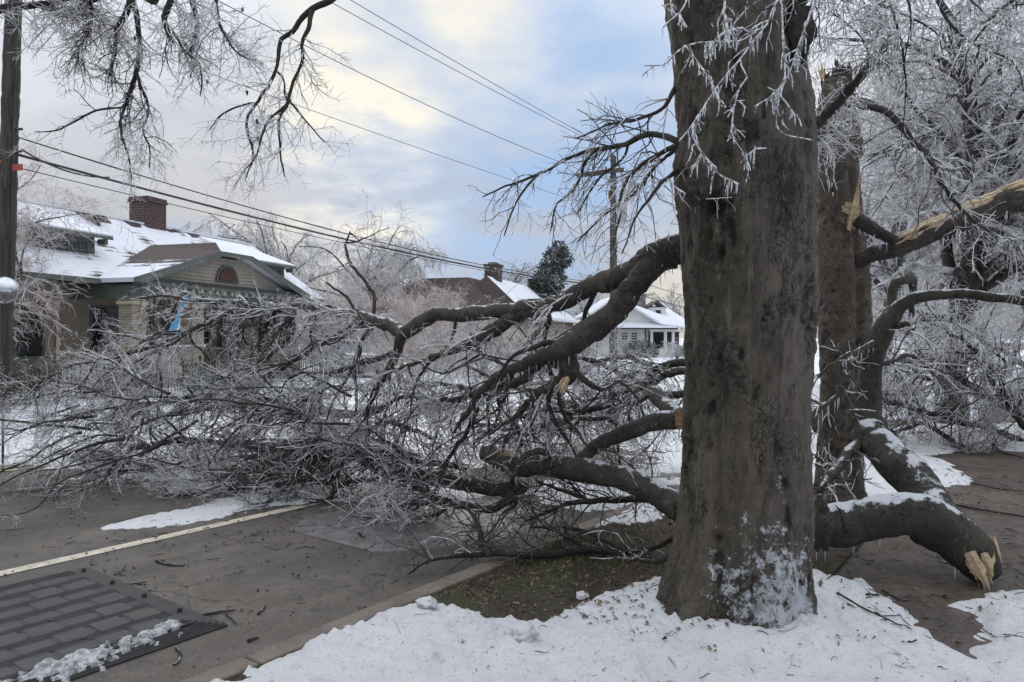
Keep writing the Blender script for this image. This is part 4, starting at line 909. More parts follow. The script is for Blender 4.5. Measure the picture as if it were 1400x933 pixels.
LIMB_T = [[(1140, 185, 6.3, 14), (1108, 187, 5.6, 12), (1128, 160, 5.5, 14), (1153, 131, 5.4, 14), (1172, 108, 5.3, 13), (1188, 88, 5.2, 12), (1206, 66, 5.1, 10)],
          [(1152, 146, 6.4, 9), (1165, 143, 6.2, 9), (1185, 148, 6.0, 9), (1210, 156, 5.9, 9), (1232, 175, 5.8, 8), (1250, 198, 5.7, 8), (1272, 218, 5.6, 7), (1284, 245, 5.5, 7), (1297, 272, 5.5, 6), (1320, 295, 5.4, 4), (1352, 318, 5.3, 3), (1380, 328, 5.2, 2)],
          [(1172, 300, 6.4, 20), (1188, 312, 6.35, 18), (1206, 322, 6.3, 16), (1224, 330, 6.25, 15)],
          [(1140, 260, 6.3, 5), (1128, 225, 6.2, 4), (1124, 190, 6.1, 4), (1118, 150, 6.0, 3)]]
LT = []
for q in LIMB_T:
    o, P, r_ = limb('branch', q, MT['limb_dark'], t2, 10, .2, .03, .014); LT.append((P, r_))
# hanging torn limb of the second tree
tl, P, r_ = limb('torn_limb', [(1165, 362, 6.6, 22), (1185, 353, 6.5, 22), (1215, 343, 6.4, 24), (1250, 329, 6.3, 27), (1285, 313, 6.2, 29), (1320, 299, 6.1, 31), (1360, 283, 6.0, 34), (1395, 272, 5.9, 38), (1450, 275, 5.8, 46)], MT['limb'], t2, 18, .1, .03, .01)
LT.append((P, r_))
# its torn upper face: long yellow fibres lying on the limb
for k in range(70):
    u0 = g2.uniform(.18, .86); ln = g2.uniform(.10, .34); n0 = int(u0 * (len(P) - 1)); n1 = min(len(P) - 1, int((u0 + ln) * (len(P) - 1)))
    if n1 - n0 < 4: continue
    seg = P[n0:n1].copy(); rr_ = r_[n0:n1]; o_ = g2.uniform(-1.15, .1); h_ = g2.uniform(.98, 1.14)
    seg[:, 2] += rr_ * math.cos(o_) * h_; seg[:, 1] += rr_ * math.sin(o_) * h_
    w = rr_ * np.sin(np.linspace(.08, math.pi - .05, len(seg))) ** .6 * g2.uniform(.10, .30)
    V, F = tube_arrays(seg[None], w[None] + .0015, 5, .35); mk('splinter', V, F, MT['wood'], t2, False)
P0, R0 = fan(LT[:2] + LT[3:4], 16)
A1 = grow(P0, R0, 90, .55, (30, 80), 6, .1, 1, .12, .22, .5, .004, .008, .45, None, g, .3)
A2 = grow(*A1, 900, .2, (25, 80), 5, .1, 1, .06, .25, .6, .003, .005, .6, (0, 0, -.1), g, .3)
twig_mesh('twigs', [(*A1, 5), (*A2, 4)], [MT['twig'], MT['ice']], t2, fr=.6, rng=g)
icicles('icicles', LT, 160, t2, .03, .14, .006, g)

# ------------------------------------------------------------------ branches hanging in from above on the left
LIMB_O = [[(-40, 18, 3.9, 12), (0, 13, 4.0, 11), (40, 8, 4.1, 10), (75, 2, 4.15, 9), (110, -12, 4.2, 9)], [(60, 10, 4.2, 8), (90, 18, 4.15, 14), (112, 6, 4.1, 12), (140, -12, 4.0, 10)],
  [(182, -20, 4.0, 9), (175, 20, 4.0, 8), (162, 45, 4.0, 7), (155, 75, 4.0, 5), (148, 105, 4.0, 3)], [(186, -20, 4.1, 7), (190, 30, 4.1, 7), (191, 65, 4.1, 6.5), (187, 98, 4.1, 6), (174, 132, 4.1, 5), (163, 162, 4.1, 4), (168, 185, 4.05, 3.5), (178, 215, 4, 2.5), (182, 245, 4, 2)],
  [(187, 98, 4.1, 4), (195, 125, 4.15, 4), (202, 150, 4.2, 3.5), (195, 178, 4.2, 3), (205, 205, 4.2, 2.2), (206, 228, 4.2, 1.6)],
  [(163, 148, 4.1, 3), (135, 150, 4.1, 3), (110, 162, 4.1, 2.6), (80, 177, 4.1, 2), (55, 180, 4.1, 1.5)],
  [(246, -15, 4.0, 9), (232, 12, 4.0, 8), (226, 28, 4.0, 7), (232, 48, 4.0, 6), (236, 58, 4.0, 4)], [(262, -15, 4.1, 8), (268, 20, 4.1, 7), (269, 45, 4.1, 6.5), (262, 68, 4.1, 5)],
  [(200, -10, 4, 6), (212, 4, 4, 9), (222, -14, 4, 8)],
  [(466, -14, 3.8, 11), (448, 4, 3.8, 10), (425, 15, 3.8, 8.5), (408, 30, 3.8, 7), (402, 44, 3.8, 6.5), (386, 58, 3.8, 6), (380, 84, 3.8, 5.5), (372, 108, 3.8, 5), (355, 132, 3.8, 4.5), (338, 158, 3.8, 4), (336, 180, 3.8, 3.5), (343, 205, 3.8, 3), (338, 240, 3.8, 2)],
  [(427, 16, 3.8, 7), (420, 40, 3.75, 6), (413, 62, 3.75, 5.5), (414, 82, 3.75, 5), (400, 118, 3.75, 4.5), (394, 142, 3.75, 4), (385, 160, 3.75, 4), (383, 195, 3.75, 3), (388, 238, 3.75, 2)],
  [(394, 142, 3.75, 3.5), (370, 165, 3.75, 3), (356, 188, 3.7, 3), (350, 212, 3.7, 2.5), (325, 250, 3.7, 1.6)],
  [(337, 142, 3.8, 3), (318, 150, 3.8, 2.6), (300, 162, 3.8, 2.2), (288, 178, 3.8, 1.6)], [(396, 140, 3.75, 3), (412, 160, 3.75, 2.6), (428, 178, 3.75, 2), (440, 195, 3.75, 1.5)],
  [(378, 96, 3.8, 3.2), (388, 108, 3.8, 3), (392, 135, 3.8, 2.5)], [(295, -10, 3.9, 5), (298, 20, 3.9, 4), (310, 55, 3.9, 3.5), (330, 78, 3.9, 2.5), (345, 82, 3.9, 2)],
  [(120, -10, 4.1, 5), (128, 20, 4.1, 4), (118, 50, 4.1, 3), (100, 80, 4.1, 2)], [(240, 50, 4, 3), (255, 75, 4, 2.8), (272, 88, 4, 2.5), (276, 125, 4, 1.8)]]
ovl = empty('overhanging_branch', W(230, -80, 4), 'bare icy branches drooping into the sky above the brick bungalow', 'branch')
oh = [ovl]
LO = []
for q in LIMB_O:
    o, P, r_ = limb('branch', q, MT['limb_dark'], ovl, 8, .2, .03, .012); LO.append((P, r_))
P0, R0 = fan(LO, 18)
wo = np.array([.8, 1.2, 1, 1, 1, .9, 1, 1, 1, .6, .7, .8, .8, .8, .6, 1, 1, 1])
A1 = grow(P0, R0, 230, .30, (30, 80), 6, .15, 1, .14, .24, .5, .0017, .004, .5, (0, 0, -.15), g, .35, wo)
top = grow(P0[[0, 1, 2, 6, 7, 8, 15, 16]], R0[[0, 1, 2, 6, 7, 8, 15, 16]], 230, .30, (20, 90), 6, 0, 1, .12, .26, .4, .0018, .0034, .5, None, g, .2)
A1 = (np.concatenate([A1[0], top[0]]), np.concatenate([A1[1], top[1]]))
A2 = grow(*A1, 4200, .10, (25, 85), 4, .1, 1, .05, .3, .6, .0013, .0024, .6, None, g, .3)
twig_mesh('twigs', [(*A1, 5), (*A2, 3)], [MT['twig'], MT['ice']], ovl, fr=.85, rng=g)
for k in range(16):
    i = g.integers(0, len(A2[0])); clump('dead_leaf', A2[0][i, -1], .008, MT['limb_dark'], ovl, seed=int(g.integers(1, 99)), sq=(.7, .6, 1.5)) if k < 16 else None

# ------------------------------------------------------------------ iced twigs hanging in from above on the right
ovr = empty('overhanging_branch', W(1260, -80, 4), 'dense ice-coated twigs hanging in at the top right above the torn limb', 'branch')
LR = []
for k in range(46):
    x0 = g.uniform(1060, 1440); Y = g.uniform(3.2, 5.6); d = nrm(np.array([g.normal() * .8, g.normal() * .4, -.55])); p = W(x0, g.uniform(-70, 30), Y)
    L_ = g.uniform(.25, .62); pts = [np.r_[p, .009]]
    for i in range(7):
        d = nrm(d + g.normal(size=3) * .22 + np.array([0, 0, -.04])); p = p + d * L_ / 7; pts.append(np.r_[p, .009 - .0009 * (i + 1)])
    pts = np.array(pts); pts[:, 3] *= g.uniform(.5, 1.0)
    o, P, r_ = limb3('branch', pts, MT['limb_dark'] if k % 3 else MT['glassy'], ovr, 6, .2, .04, .01); LR.append((P, r_))
P0, R0 = fan(LR, 10)
A1 = grow(P0, R0, 380, .26, (30, 85), 5, .05, 1, .12, .24, .7, .0024, .0045, .55, (0, 0, -.1), g, .3)
A2 = grow(*A1, 1900, .09, (25, 85), 4, .1, 1, .1, .25, .8, .002, .0036, .65, (0, 0, -.12), g, .2)
twig_mesh('iced_twigs', [(*A1, 4), (*A2, 3)], [MT['twig'], MT['glassy']], ovr, fr=.85, rng=g)
icicles('icicles', [(A1[0].reshape(-1, 3), A1[1].ravel())], 260, ovr, .02, .07, .0036, g)

# ================================================================== STANDING TREES AND SHRUBS
def bare_tree(name, base, h, r, label, mats, counts, seed, crown=.62, spread=1.0, droop=.12, lean=(0, 0), fork=.35, stems=1, tw=.006, group=None, limbs=9, fr=.8, L1=.45, sides=(4, 3), cat='tree', lens=(.20, .085, .035), up=.75, trunk_mat=None, limb_parts=True):
    """trunk, limbs (each a part) and a mass of twigs"""
    rg = np.random.default_rng(seed); base = np.asarray(base, float)
    e = empty(name, base, label, cat, group); paths = []
    tm = trunk_mat or MT['far_bark']
    for s in range(stems):
        d = nrm(np.array([lean[0] + (rg.normal() * .25 if stems > 1 else 0), lean[1] + (rg.normal() * .25 if stems > 1 else 0), 1.])); p = base + np.array([rg.normal(), rg.normal(), 0]) * r * (1.2 if stems > 1 else 0) - np.array([0, 0, .1])
        pts = [np.r_[p, r * 1.15]]
        for i in range(6):
            d = nrm(d + rg.normal(size=3) * .06); p = p + d * h * crown / 6; pts.append(np.r_[p, r * (1 - .09 * (i + 1))])
        if cat == 'tree':
            o, P, q = limb3('trunk', np.array(pts), tm, e, 14, .12, max(h / 60, .05), r * .15)
        else:
            o, P, q = limb3('stem', np.array(pts), tm, e, 6, .12, max(h / 20, .03), r * .15)
        paths.append((P, q))
    P0, R0 = fan(paths, 14)
    A = grow(P0, R0, limbs, h * L1, (25, 65), 10, fork, 1, .05, .14, .62, tw * 1.5, 9, .3, (0, 0, up), rg, .15)
    for i in range(limbs if limb_parts else 0):
        pp_ = catmull(np.c_[A[0][i], A[1][i]], 22); V, F = tube_arrays(pp_[None, :, :3], np.maximum(pp_[None, :, 3], .003), 8, .1); mk('limb' if cat == 'tree' else 'stem', V, F, tm, e)
    A0 = (np.concatenate([A[0], np.stack([resample(p[len(p) // 2:], q[len(p) // 2:], 10)[0] for p, q in paths])]), np.concatenate([A[1], np.stack([resample(p[len(p) // 2:], q[len(p) // 2:], 10)[1] for p, q in paths])]))
    B = grow(*A0, counts[0], h * lens[0] * spread, (25, 75), 7, .15, 1, droop, .24, .5, tw * 1.1, 9, .4, None, rg, .3)
    C = grow(*B, counts[1], h * lens[1] * spread, (25, 75), 4, .1, 1, droop * 1.6, .36, .6, tw * .8, tw * 2, .5, (0, 0, -droop), rg, .25)
    D = grow(*C, counts[2], h * lens[2] * spread, (20, 75), 3, .1, 1, droop * 2.2, .42, .75, tw * .7, tw * 1.3, .6, (0, 0, -droop * 2), rg, .2)
    twig_mesh('twigs', [(*B, 4), (*C, 3), (*D, 3)], mats, e, fr=fr, rng=rg)
    return e
FM = [MT['twig'], MT['frost']]; FF = [MT['far_bark'], MT['frost_far']]; PK = [MT['far_bark'], MT['pink']]
bare_tree('frosted_tree', at(1300, 13.5), 10.5, .27, 'frosted tree with a dark forked trunk standing behind the torn hanging limb', FM, (360, 3200, 12500), 31, .42, 1.1, .07, limbs=15, tw=.0040, lens=(.18, .08, .026), L1=.55, fork=.45, fr=.72, trunk_mat=MT['limb_dark'], up=.35)
bare_tree('frosted_tree', at(1440, 18), 12, .33, 'tall frosted tree at the right edge, trunk outside the picture, twigs sweeping down', FM, (320, 2600, 9500), 32, .42, 1.1, .08, limbs=14, tw=.0055, lens=(.20, .08, .028), L1=.55, fork=.4, fr=.72, up=.35)
bare_tree('frosted_tree', at(1205, 24), 13, .3, 'pale frosted tree showing between the broken tree and the forked trunk', FM, (280, 2200, 7500), 33, .38, 1.0, .08, limbs=13, tw=.007, lens=(.19, .08, .028), L1=.5, fork=.4, fr=.78, up=.4)
bare_tree('frosted_tree', at(1366, 30), 9, .13, 'slim frosted tree with several dark stems far down the path', FM, (180, 1200, 2600), 34, .5, 1, .12, limbs=12, tw=.011, stems=4, fr=.75)
bare_tree('frosted_tree', at(1480, 40), 14, .3, 'distant frosted tree beyond the path at the right edge', FF, (180, 1100, 2400), 35, .4, 1.1, .14, limbs=12, tw=.016)
bare_tree('frosted_tree', at(1270, 48), 12, .28, 'distant frosted tree low behind the fallen brush', FF, (180, 1100, 2400), 36, .4, 1.1, .14, limbs=12, tw=.018)
# left of the road
bare_tree('frosted_tree', at(8, 19.5), 8.8, .11, 'ice-laden weeping tree in front of the left end of the brick bungalow', [MT['twig'], MT['pink']], (220, 2000, 6500), 41, .5, 1.0, .08, limbs=13, tw=.0058, L1=.42, fr=.84, stems=2, up=.5, lens=(.19, .08, .032))
bare_tree('frosted_tree', at(385, 58), 16.5, .28, 'domed frosted weeping tree behind the right end of the brick bungalow', FF, (240, 1800, 3600), 42, .45, 1.1, .3, limbs=14, tw=.024, L1=.45, up=.5, fr=.88)
bare_tree('frosted_tree', at(512, 52), 14.5, .26, 'round frosted tree rising behind the pinkish shrubs', FF, (240, 1800, 3600), 43, .45, 1.05, .2, limbs=14, tw=.022, L1=.42, up=.6, fr=.9)
bare_tree('frosted_tree', at(692, 78), 15, .22, 'thin pale tree behind the brown-roofed house', FF, (140, 900, 1800), 44, .5, .9, .1, limbs=10, tw=.022, L1=.4, fr=.6)
bare_tree('frosted_tree', at(925, 90), 11, .2, 'faint frosted tree behind the white house', FF, (110, 700, 1300), 45, .45, .9, .1, limbs=9, tw=.025)
bare_tree('frosted_tree', at(800, 95), 13, .2, 'small frosted tree behind the conifer, above the white house', FF, (110, 700, 1300), 46, .45, .9, .1, limbs=9, tw=.025)
SHR = {}
def shrub(x, Y, h, label, seed, *a_, **k_):
    """one shrub of each kind is grown; the others are copies of it and of each of its parts"""
    key = 'pink' if not a_ else 'ice'; kk = SHR.setdefault(key, [])
    if len(kk) < 2 or k_.get('own'):
        o = grow_shrub(x, Y, h, label, seed, *a_, **k_); kk.append((o, h)); return o
    src, h0 = kk[len(SHR[key + '_n'] if key + '_n' in SHR else []) % 2]; SHR.setdefault(key + '_n', []).append(1)
    e = src.copy(); COL.objects.link(e); e['label'] = label; e.location = tuple(at(x, Y)); e.rotation_euler = (0, 0, seed * 1.7); e.scale = (h / h0,) * 3
    for c in list(src.children):
        q = c.copy(); COL.objects.link(q); q.parent = e
    return e
def grow_shrub(x, Y, h, label, seed, mats=PK, n=(70, 800, 2600), tw=.008, spread=1.3, fr=.85, name='frosted_shrub', **k):
    return bare_tree(name, at(x, Y), h, .03 * h ** .5, label, mats, n, seed, .35, spread, .10, stems=5, limbs=14, tw=tw, L1=.55, fork=.05, fr=fr, cat='shrub', lens=(.30, .13, .06), up=.55, limb_parts=False, **k)
for i, (x, Y, h, lb) in enumerate([(455, 34, 4.2, 'pinkish frosted shrub right beside the bungalow, left of three'), (515, 36, 5.0, 'tallest pinkish frosted shrub, behind the dark parked car'), (580, 38, 4.4, 'pinkish frosted shrub nearest the brown-roofed house'), (545, 27, 3.0, 'low frosted shrub in front of the dark parked car'), (660, 30, 3.0, 'icy shrub in front of the brown-roofed house'), (620, 34, 3.6, 'frosted shrub with bare upright shoots in front of the brown roof')]):
    shrub(x, Y, h * 1.3, lb, 60 + i, tw=.0085, n=(120, 1500, 5600))
for i, (x, Y, h, lb) in enumerate([(135, 19.5, 1.6, 'icy shrub behind the iron fence under the dormer'), (205, 20.5, 1.7, 'icy shrub behind the iron fence left of the blue flag'), (300, 22, 1.0, 'low icy shrub behind the iron fence under the porch')]):
    shrub(x, Y, h, lb, 70 + i, [MT['twig'], MT['frost']], (90, 900, 2600), .007)
shrub(725, 24, 2.4, 'silvery iced shrub beneath the porch of the brown-roofed house', 80, [MT['twig'], MT['frost']], (80, 800, 2600), .008)
shrub(790, 26, 2.0, 'silvery iced shrub left of the far utility pole', 81, [MT['twig'], MT['frost']], (80, 800, 2600), .008)
shrub(925, 52, 2.0, 'reddish twiggy shrub at the porch of the white house', 82, PK, (50, 500, 1300), .012)

# evergreen bushes and the conifer: many small leaf faces
def leafy(name, base, blobs, n, size, m, label, cat, seed, trunk=None, group=None):
    rg = np.random.default_rng(seed); e = empty(name, base, label, cat, group); base = np.asarray(base, float)
    Vs = []; k = rg.choice(len(blobs), n, p=np.array([b[3] ** 2 for b in blobs]) / sum(b[3] ** 2 for b in blobs))
    Bq = np.array(blobs); c = base + Bq[k, :3]; d = nrm(rg.normal(size=(n, 3))); rr_ = Bq[k, 3] * rg.uniform(.45, 1.0, n) ** .5
    rr_ *= 1 + .35 * fbm(d * 2.3 + k[:, None] * 7, 3)
    p = c + d * rr_[:, None]; u = nrm(d + rg.normal(size=(n, 3)) * .7 + np.array([0, 0, -.3])); v = nrm(np.cross(u, rg.normal(size=(n, 3))))
    s = size * rg.uniform(.6, 1.4, n)[:, None]
    V = np.stack([p - v * s * .3, p + u * s * .5 - v * s * .12, p + u * s, p + u * s * .5 + v * s * .3], 1).reshape(-1, 3); F = np.arange(4 * n).reshape(-1, 4)
    mk('foliage', V, F, m, e, False, None, 'stuff')
    if trunk: limb3('trunk', np.array([np.r_[base - [0, 0, .1], trunk[1]], np.r_[base + np.array([0, 0, trunk[0] * .5]), trunk[1] * .8], np.r_[base + np.array([trunk[2], 0, trunk[0]]), trunk[1] * .4]]), MT['far_bark'], e, 8, .1, .2, .02)
    else: limb3('stem', np.array([np.r_[base - [0, 0, .05], .04], np.r_[base + Bq[0, :3] * .5, .03], np.r_[base + Bq[0, :3], .015]]), MT['far_bark'], e, 6, .1, .1, .01)
    return e
MT['ever'] = mat('dark_evergreen', (.030, .042, .026), (.062, .075, .05), 1.5, .7, snow=(.95, .25, 2))
MT['conif'] = mat('frosted_conifer', (.030, .045, .032), (.075, .09, .075), .8, .7, snow=(.9, .3, 1))
rb = np.random.default_rng(9)
leafy('conifer', at(738, 62), [(0.2, 0, 3.4, 1.6), (.2, .2, 5.0, 1.6), (.8, 0, 6.6, 1.35), (1.2, 0, 8.0, 1.0), (1.6, 0, 8.9, .8), (-.6, 0, 4.6, 1.2), (.2, 0, 6.0, 1.1), (2.0, 0, 8.3, .7), (0, 0, 2.0, 1.4)], 9000, .32, MT['conif'], 'dark leaning evergreen rising beside the brick chimney of the brown roof', 'tree', 3, (8, .2, 1.2))
leafy('evergreen_bush', at(868, 58), [(0, 0, .6, .7), (.5, 0, .5, .5), (-.4, 0, .6, .5)], 1500, .14, MT['ever'], 'rounded dark bush under the twin windows of the white house, left of two', 'bush', 4)
leafy('evergreen_bush', at(882, 58), [(0, 0, .6, .75), (.5, 0, .5, .55)], 1500, .14, MT['ever'], 'rounded dark bush under the twin windows of the white house, beside the downspout', 'bush', 5)
leafy('evergreen_bush', at(14, 17.4), [(0, 0, .55, .6), (.5, 0, .5, .5), (-.6, 0, .6, .6)], 2200, .09, MT['ever'], 'dark evergreen bush behind the left end of the iron fence', 'bush', 6)
leafy('evergreen_bush', at(265, 20.6), [(0, 0, .4, .4), (.35, 0, .35, .35)], 1000, .08, MT['ever'], 'small dark bush against the iron fence below the blue flag', 'bush', 7)

# fallen brush on the right
gb = np.random.default_rng(91)
fr_ = empty('fallen_brush', at(1300, 11.5), 'heap of silvery fallen brush lying across the path behind the broken tree', 'fallen branch')
LF = []
for q in [[(1440, 590, 11, 10), (1380, 560, 11.2, 10), (1320, 520, 11.3, 9), (1285, 495, 11.2, 8), (1262, 488, 11, 8), (1230, 492, 10.6, 8), (1195, 500, 10.2, 6)],
          [(1420, 600, 10.6, 9), (1365, 535, 10.5, 7), (1340, 490, 10.5, 6), (1310, 462, 10.4, 5), (1270, 440, 10.3, 4), (1235, 448, 10.2, 3)],
          [(1400, 600, 11, 9), (1330, 580, 11, 8), (1270, 565, 10.8, 7), (1220, 548, 10.6, 6), (1185, 540, 10.4, 4)],
          [(1460, 560, 11.4, 9), (1400, 500, 11.6, 8), (1350, 470, 11.7, 6), (1310, 440, 11.7, 5), (1250, 425, 11.6, 4)],
          [(1300, 600, 10.6, 7), (1260, 580, 10.6, 6), (1220, 590, 10.5, 5), (1190, 580, 10.3, 4)],
          [(1400, 585, 10.4, 8), (1375, 540, 10.3, 5), (1372, 500, 10.3, 4), (1355, 480, 10.2, 3)],
          [(1270, 520, 10.4, 6), (1245, 500, 10.3, 6), (1240, 490, 10.2, 5)]]:
    o, P, r_ = limb('branch', q, MT['limb_dark'], fr_, 8, .15, .06, .03); LF.append((P, r_))
P0, R0 = fan(LF, 18)
B1 = grow(P0, R0, 110, 1.3, (25, 80), 8, .1, 1, .06, .22, .5, .007, .014, .4, (-.1, 0, .05), gb, .3, None, 0.)
split_parts('side_branch', *B1, 5, [MT['limb_dark'], MT['far_bark']], fr_)
B2 = grow(*B1, 1100, .62, (25, 80), 6, .1, 1, .10, .24, .5, .005, .009, .5, None, gb, .3, None, 0.)
B3 = grow(*B2, 5200, .26, (25, 80), 4, .1, 1, .12, .26, .7, .0032, .0055, .55, (0, 0, -.1), gb, .3, None, 0.)
B4 = grow(*B3, 6500, .13, (25, 80), 3, .1, 1, .1, .26, .8, .003, .0048, .7, (0, 0, -.1), gb, .3, None, 0.)
twig_mesh('twigs', [(*B2, 4), (*B3, 3), (*B4, 3)], [MT['twig'], MT['frost']], fr_, fr=.68, rng=gb)

# ================================================================== HOUSES
MT['brick'] = None
def brick_mat(name, c1, c2, mortar, sx, obj=True, rough=.85):
    m, N, L, B = new_mat(name); tc = N.new('ShaderNodeTexCoord'); sp = N.new('ShaderNodeSeparateXYZ'); L.new(tc.outputs['Object'], sp.inputs[0])
    cb = N.new('ShaderNodeCombineXYZ'); L.new(_m(N, L, 'ADD', sp.outputs[0], sp.outputs[1]), cb.inputs[0]); L.new(sp.outputs[2], cb.inputs[1])
    br = N.new('ShaderNodeTexBrick'); L.new(cb.outputs[0], br.inputs['Vector']); br.inputs['Scale'].default_value = 1
    br.inputs['Brick Width'].default_value = sx; br.inputs['Row Height'].default_value = sx / 2.9; br.inputs['Mortar Size'].default_value = sx * .05
    for i, c in (('Color1', c1), ('Color2', c2), ('Mortar', mortar)): br.inputs[i].default_value = (*c, 1)
    c = _mix(N, L, _range(N, L, _noise(N, L, tc.outputs['Object'], 1.2, 4), .4, .75, 0, .35), br.outputs['Color'], tuple(x * .6 for x in c1))
    L.new(c, B.inputs['Base Color']); B.inputs['Roughness'].default_value = rough
    b = N.new('ShaderNodeBump'); b.inputs['Strength'].default_value = .6; b.inputs['Distance'].default_value = .02; b.invert = True
    L.new(br.outputs['Fac'], b.inputs['Height']); L.new(b.outputs[0], B.inputs['Normal']); return m
def shingle_mat(name, bare, amount, zcut=None, seed=0., row=.15):
    """brown shingle courses under broken snow; amount 0..1 = how much snow; zcut: bare above this height (object space)"""
    m, N, L, B = new_mat(name); P = N.new('ShaderNodeTexCoord').outputs['Object']
    sp = N.new('ShaderNodeSeparateXYZ'); L.new(P, sp.inputs[0])
    saw = _m(N, L, 'FRACT', _m(N, L, 'DIVIDE', sp.outputs[2], row))
    dark = _mix(N, L, _range(N, L, _noise(N, L, P, 9, 4, .7), .35, .7), tuple(x * .7 for x in bare), tuple(x * 1.25 for x in bare))
    dark = _mix(N, L, _range(N, L, saw, .0, .12, .7, 0.), dark, tuple(x * .35 for x in bare))
    mp = N.new('ShaderNodeMapping'); mp.inputs['Location'].default_value = (seed, seed * 2, 0); L.new(P, mp.inputs[0])
    f = _m(N, L, 'ADD', _noise(N, L, mp.outputs[0], .55, 5, .65), _m(N, L, 'MULTIPLY', _m(N, L, 'SUBTRACT', saw, .5), .10))
    if zcut is not None:
        f = _m(N, L, 'ADD', _m(N, L, 'MULTIPLY', _m(N, L, 'SUBTRACT', zcut, sp.outputs[2]), 1.6), _m(N, L, 'ADD', _m(N, L, 'MULTIPLY', _m(N, L, 'SUBTRACT', _noise(N, L, mp.outputs[0], 2.2, 5, .7), .5), 1.6), _m(N, L, 'MULTIPLY', _m(N, L, 'SUBTRACT', saw, .5), .5)))
        f = _range(N, L, f, -.15, .15)
    else: f = _range(N, L, f, .62 - amount * .45, .72 - amount * .45)
    L.new(_mix(N, L, f, dark, (.72, .74, .78)), B.inputs['Base Color']); B.inputs['Roughness'].default_value = .8
    b = N.new('ShaderNodeBump'); b.inputs['Strength'].default_value = .5; b.inputs['Distance'].default_value = .03
    L.new(_m(N, L, 'ADD', saw, f), b.inputs['Height']); L.new(b.outputs[0], B.inputs['Normal']); return m
MT['brick'] = brick_mat('cream_brick', (.31, .268, .208), (.35, .305, .24), (.24, .205, .16), .24)
MT['redbrick'] = brick_mat('dark_red_brick', (.050, .024, .021), (.072, .031, .026), (.13, .11, .10), .30)
MT['shing'] = shingle_mat('snowy_shingles', (.075, .062, .055), .62)
MT['shing_left'] = shingle_mat('half_bare_shingles', (.070, .052, .042), 1, 4.02, 2.)
MT['shing_brown'] = shingle_mat('brown_shingles', (.056, .040, .034), -.2, None, 5.)
MT['shing_white'] = shingle_mat('deep_snow_shingles', (.07, .06, .055), .92, None, 8.)
MT['trim'] = mat('grey_green_trim', (.085, .098, .088), (.105, .118, .105), 2, .6)
MT['siding'] = mat('beige_siding', (.36, .33, .275), (.31, .285, .235), 2.5, .7)
MT['white'] = mat('white_paint', (.62, .62, .60), (.54, .54, .52), 1.5, .6)
MT['cream'] = mat('cream_paint', (.47, .42, .31), (.40, .36, .27), 1.5, .6)
MT['glass'] = mat('dark_window', (.018, .02, .023), (.032, .035, .04), 1.2, .12, spec=.8)
MT['curtain'] = mat('net_curtain', (.34, .36, .38), (.26, .28, .30), 3, .6)
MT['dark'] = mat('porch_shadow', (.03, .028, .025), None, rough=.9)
MT['louver'] = mat('red_louvre', (.085, .036, .033), (.11, .046, .042), 4, .7)
MT['stone'] = mat('grey_stone', (.12, .115, .11), (.24, .23, .22), 3, .85, .6, 8)
MT['iron'] = mat('black_iron', (.02, .02, .021), (.035, .034, .034), 6, .5)
def yaw(d): return math.atan2(d[1], d[0])
def window(par, x, z, w, h, y, t=.05, panes=(1, 2), frame=None, name='window', glass=None, lower=None):
    """a window on the wall y (facing -y): frame is the part, each pane a sub-part"""
    f = frame or MT['white']; b = MB(); q = .07
    b.box(x, x + q, y - t, y + .02, z, z + h); b.box(x + w - q, x + w, y - t, y + .02, z, z + h); b.box(x + q, x + w - q, y - t, y + .02, z + h - q, z + h); b.box(x - .04, x + w + .04, y - t - .04, y + .02, z - .06, z)
    nx, ny = panes; pw = (w - 2 * q) / nx; ph = (h - q) / ny
    for i in range(1, nx): b.box(x + q + i * pw - .018, x + q + i * pw + .018, y - t + .01, y + .01, z, z + h - q)
    for j in range(1, ny): b.box(x + q, x + w - q, y - t + .015, y + .008, z + j * ph - .022, z + j * ph + .022)
    o = b.build(name, f, par)
    for i in range(nx):
        for j in range(ny):
            MB().box(x + q + i * pw, x + q + (i + 1) * pw, y - .018, y + .014, z + j * ph, z + (j + 1) * ph).build('pane', lower if (lower and j == 0) else (glass or MT['glass']), o)
    return o

# --- the brick bungalow with the porch
h1 = empty('brick_bungalow', (-11.55, 22.0, 0), 'cream brick bungalow with snowy roof, wide gabled porch and dark brick chimney', 'house', rz=yaw((.287, .958)))
XL, XR = -3.6, 12.9
MB().box(XL + .3, XR - .5, 2.4, 8.6, -.1, 3.32).build('wall', MT['brick'], h1)
e_z, r_z, e_b, r_b = 3.40, 6.12, 1.0, 5.0
rf = MB().slab([(XL, e_b, e_z), (XR, e_b, e_z), (XR - .15, r_b, r_z), (XL + .15, r_b, r_z)], .14).build('roof', MT['shing'], h1)
MB().slab([(XR, 9.0, e_z), (XL, 9.0, e_z), (XL + .15, r_b + .004, r_z), (XR - .15, r_b + .004, r_z)], .14).build('roof', MT['shing'], h1)
MB().prism([(XL + .4, 1.2, 3.3), (XL + .4, 8.8, 3.3), (XL + .4, r_b, r_z - .2)], (.05, 0, 0)).build('gable_wall', MT['siding'], h1)
MB().prism([(XR - .6, 1.2, 3.3), (XR - .6, 8.8, 3.3), (XR - .6, r_b, r_z - .2)], (.05, 0, 0)).build('gable_wall', MT['siding'], h1)
for x0, x1 in ((XL, 0.), (9.2, XR)): MB().box(x0, x1, e_b - .12, e_b - .004, e_z - .16, e_z - .01).build('gutter', MT['trim'], h1)
MB().box(XL, XR, r_b - .1, r_b + .1, r_z - .03, r_z + .04).build('ridge_cap', MT['shing'], rf)
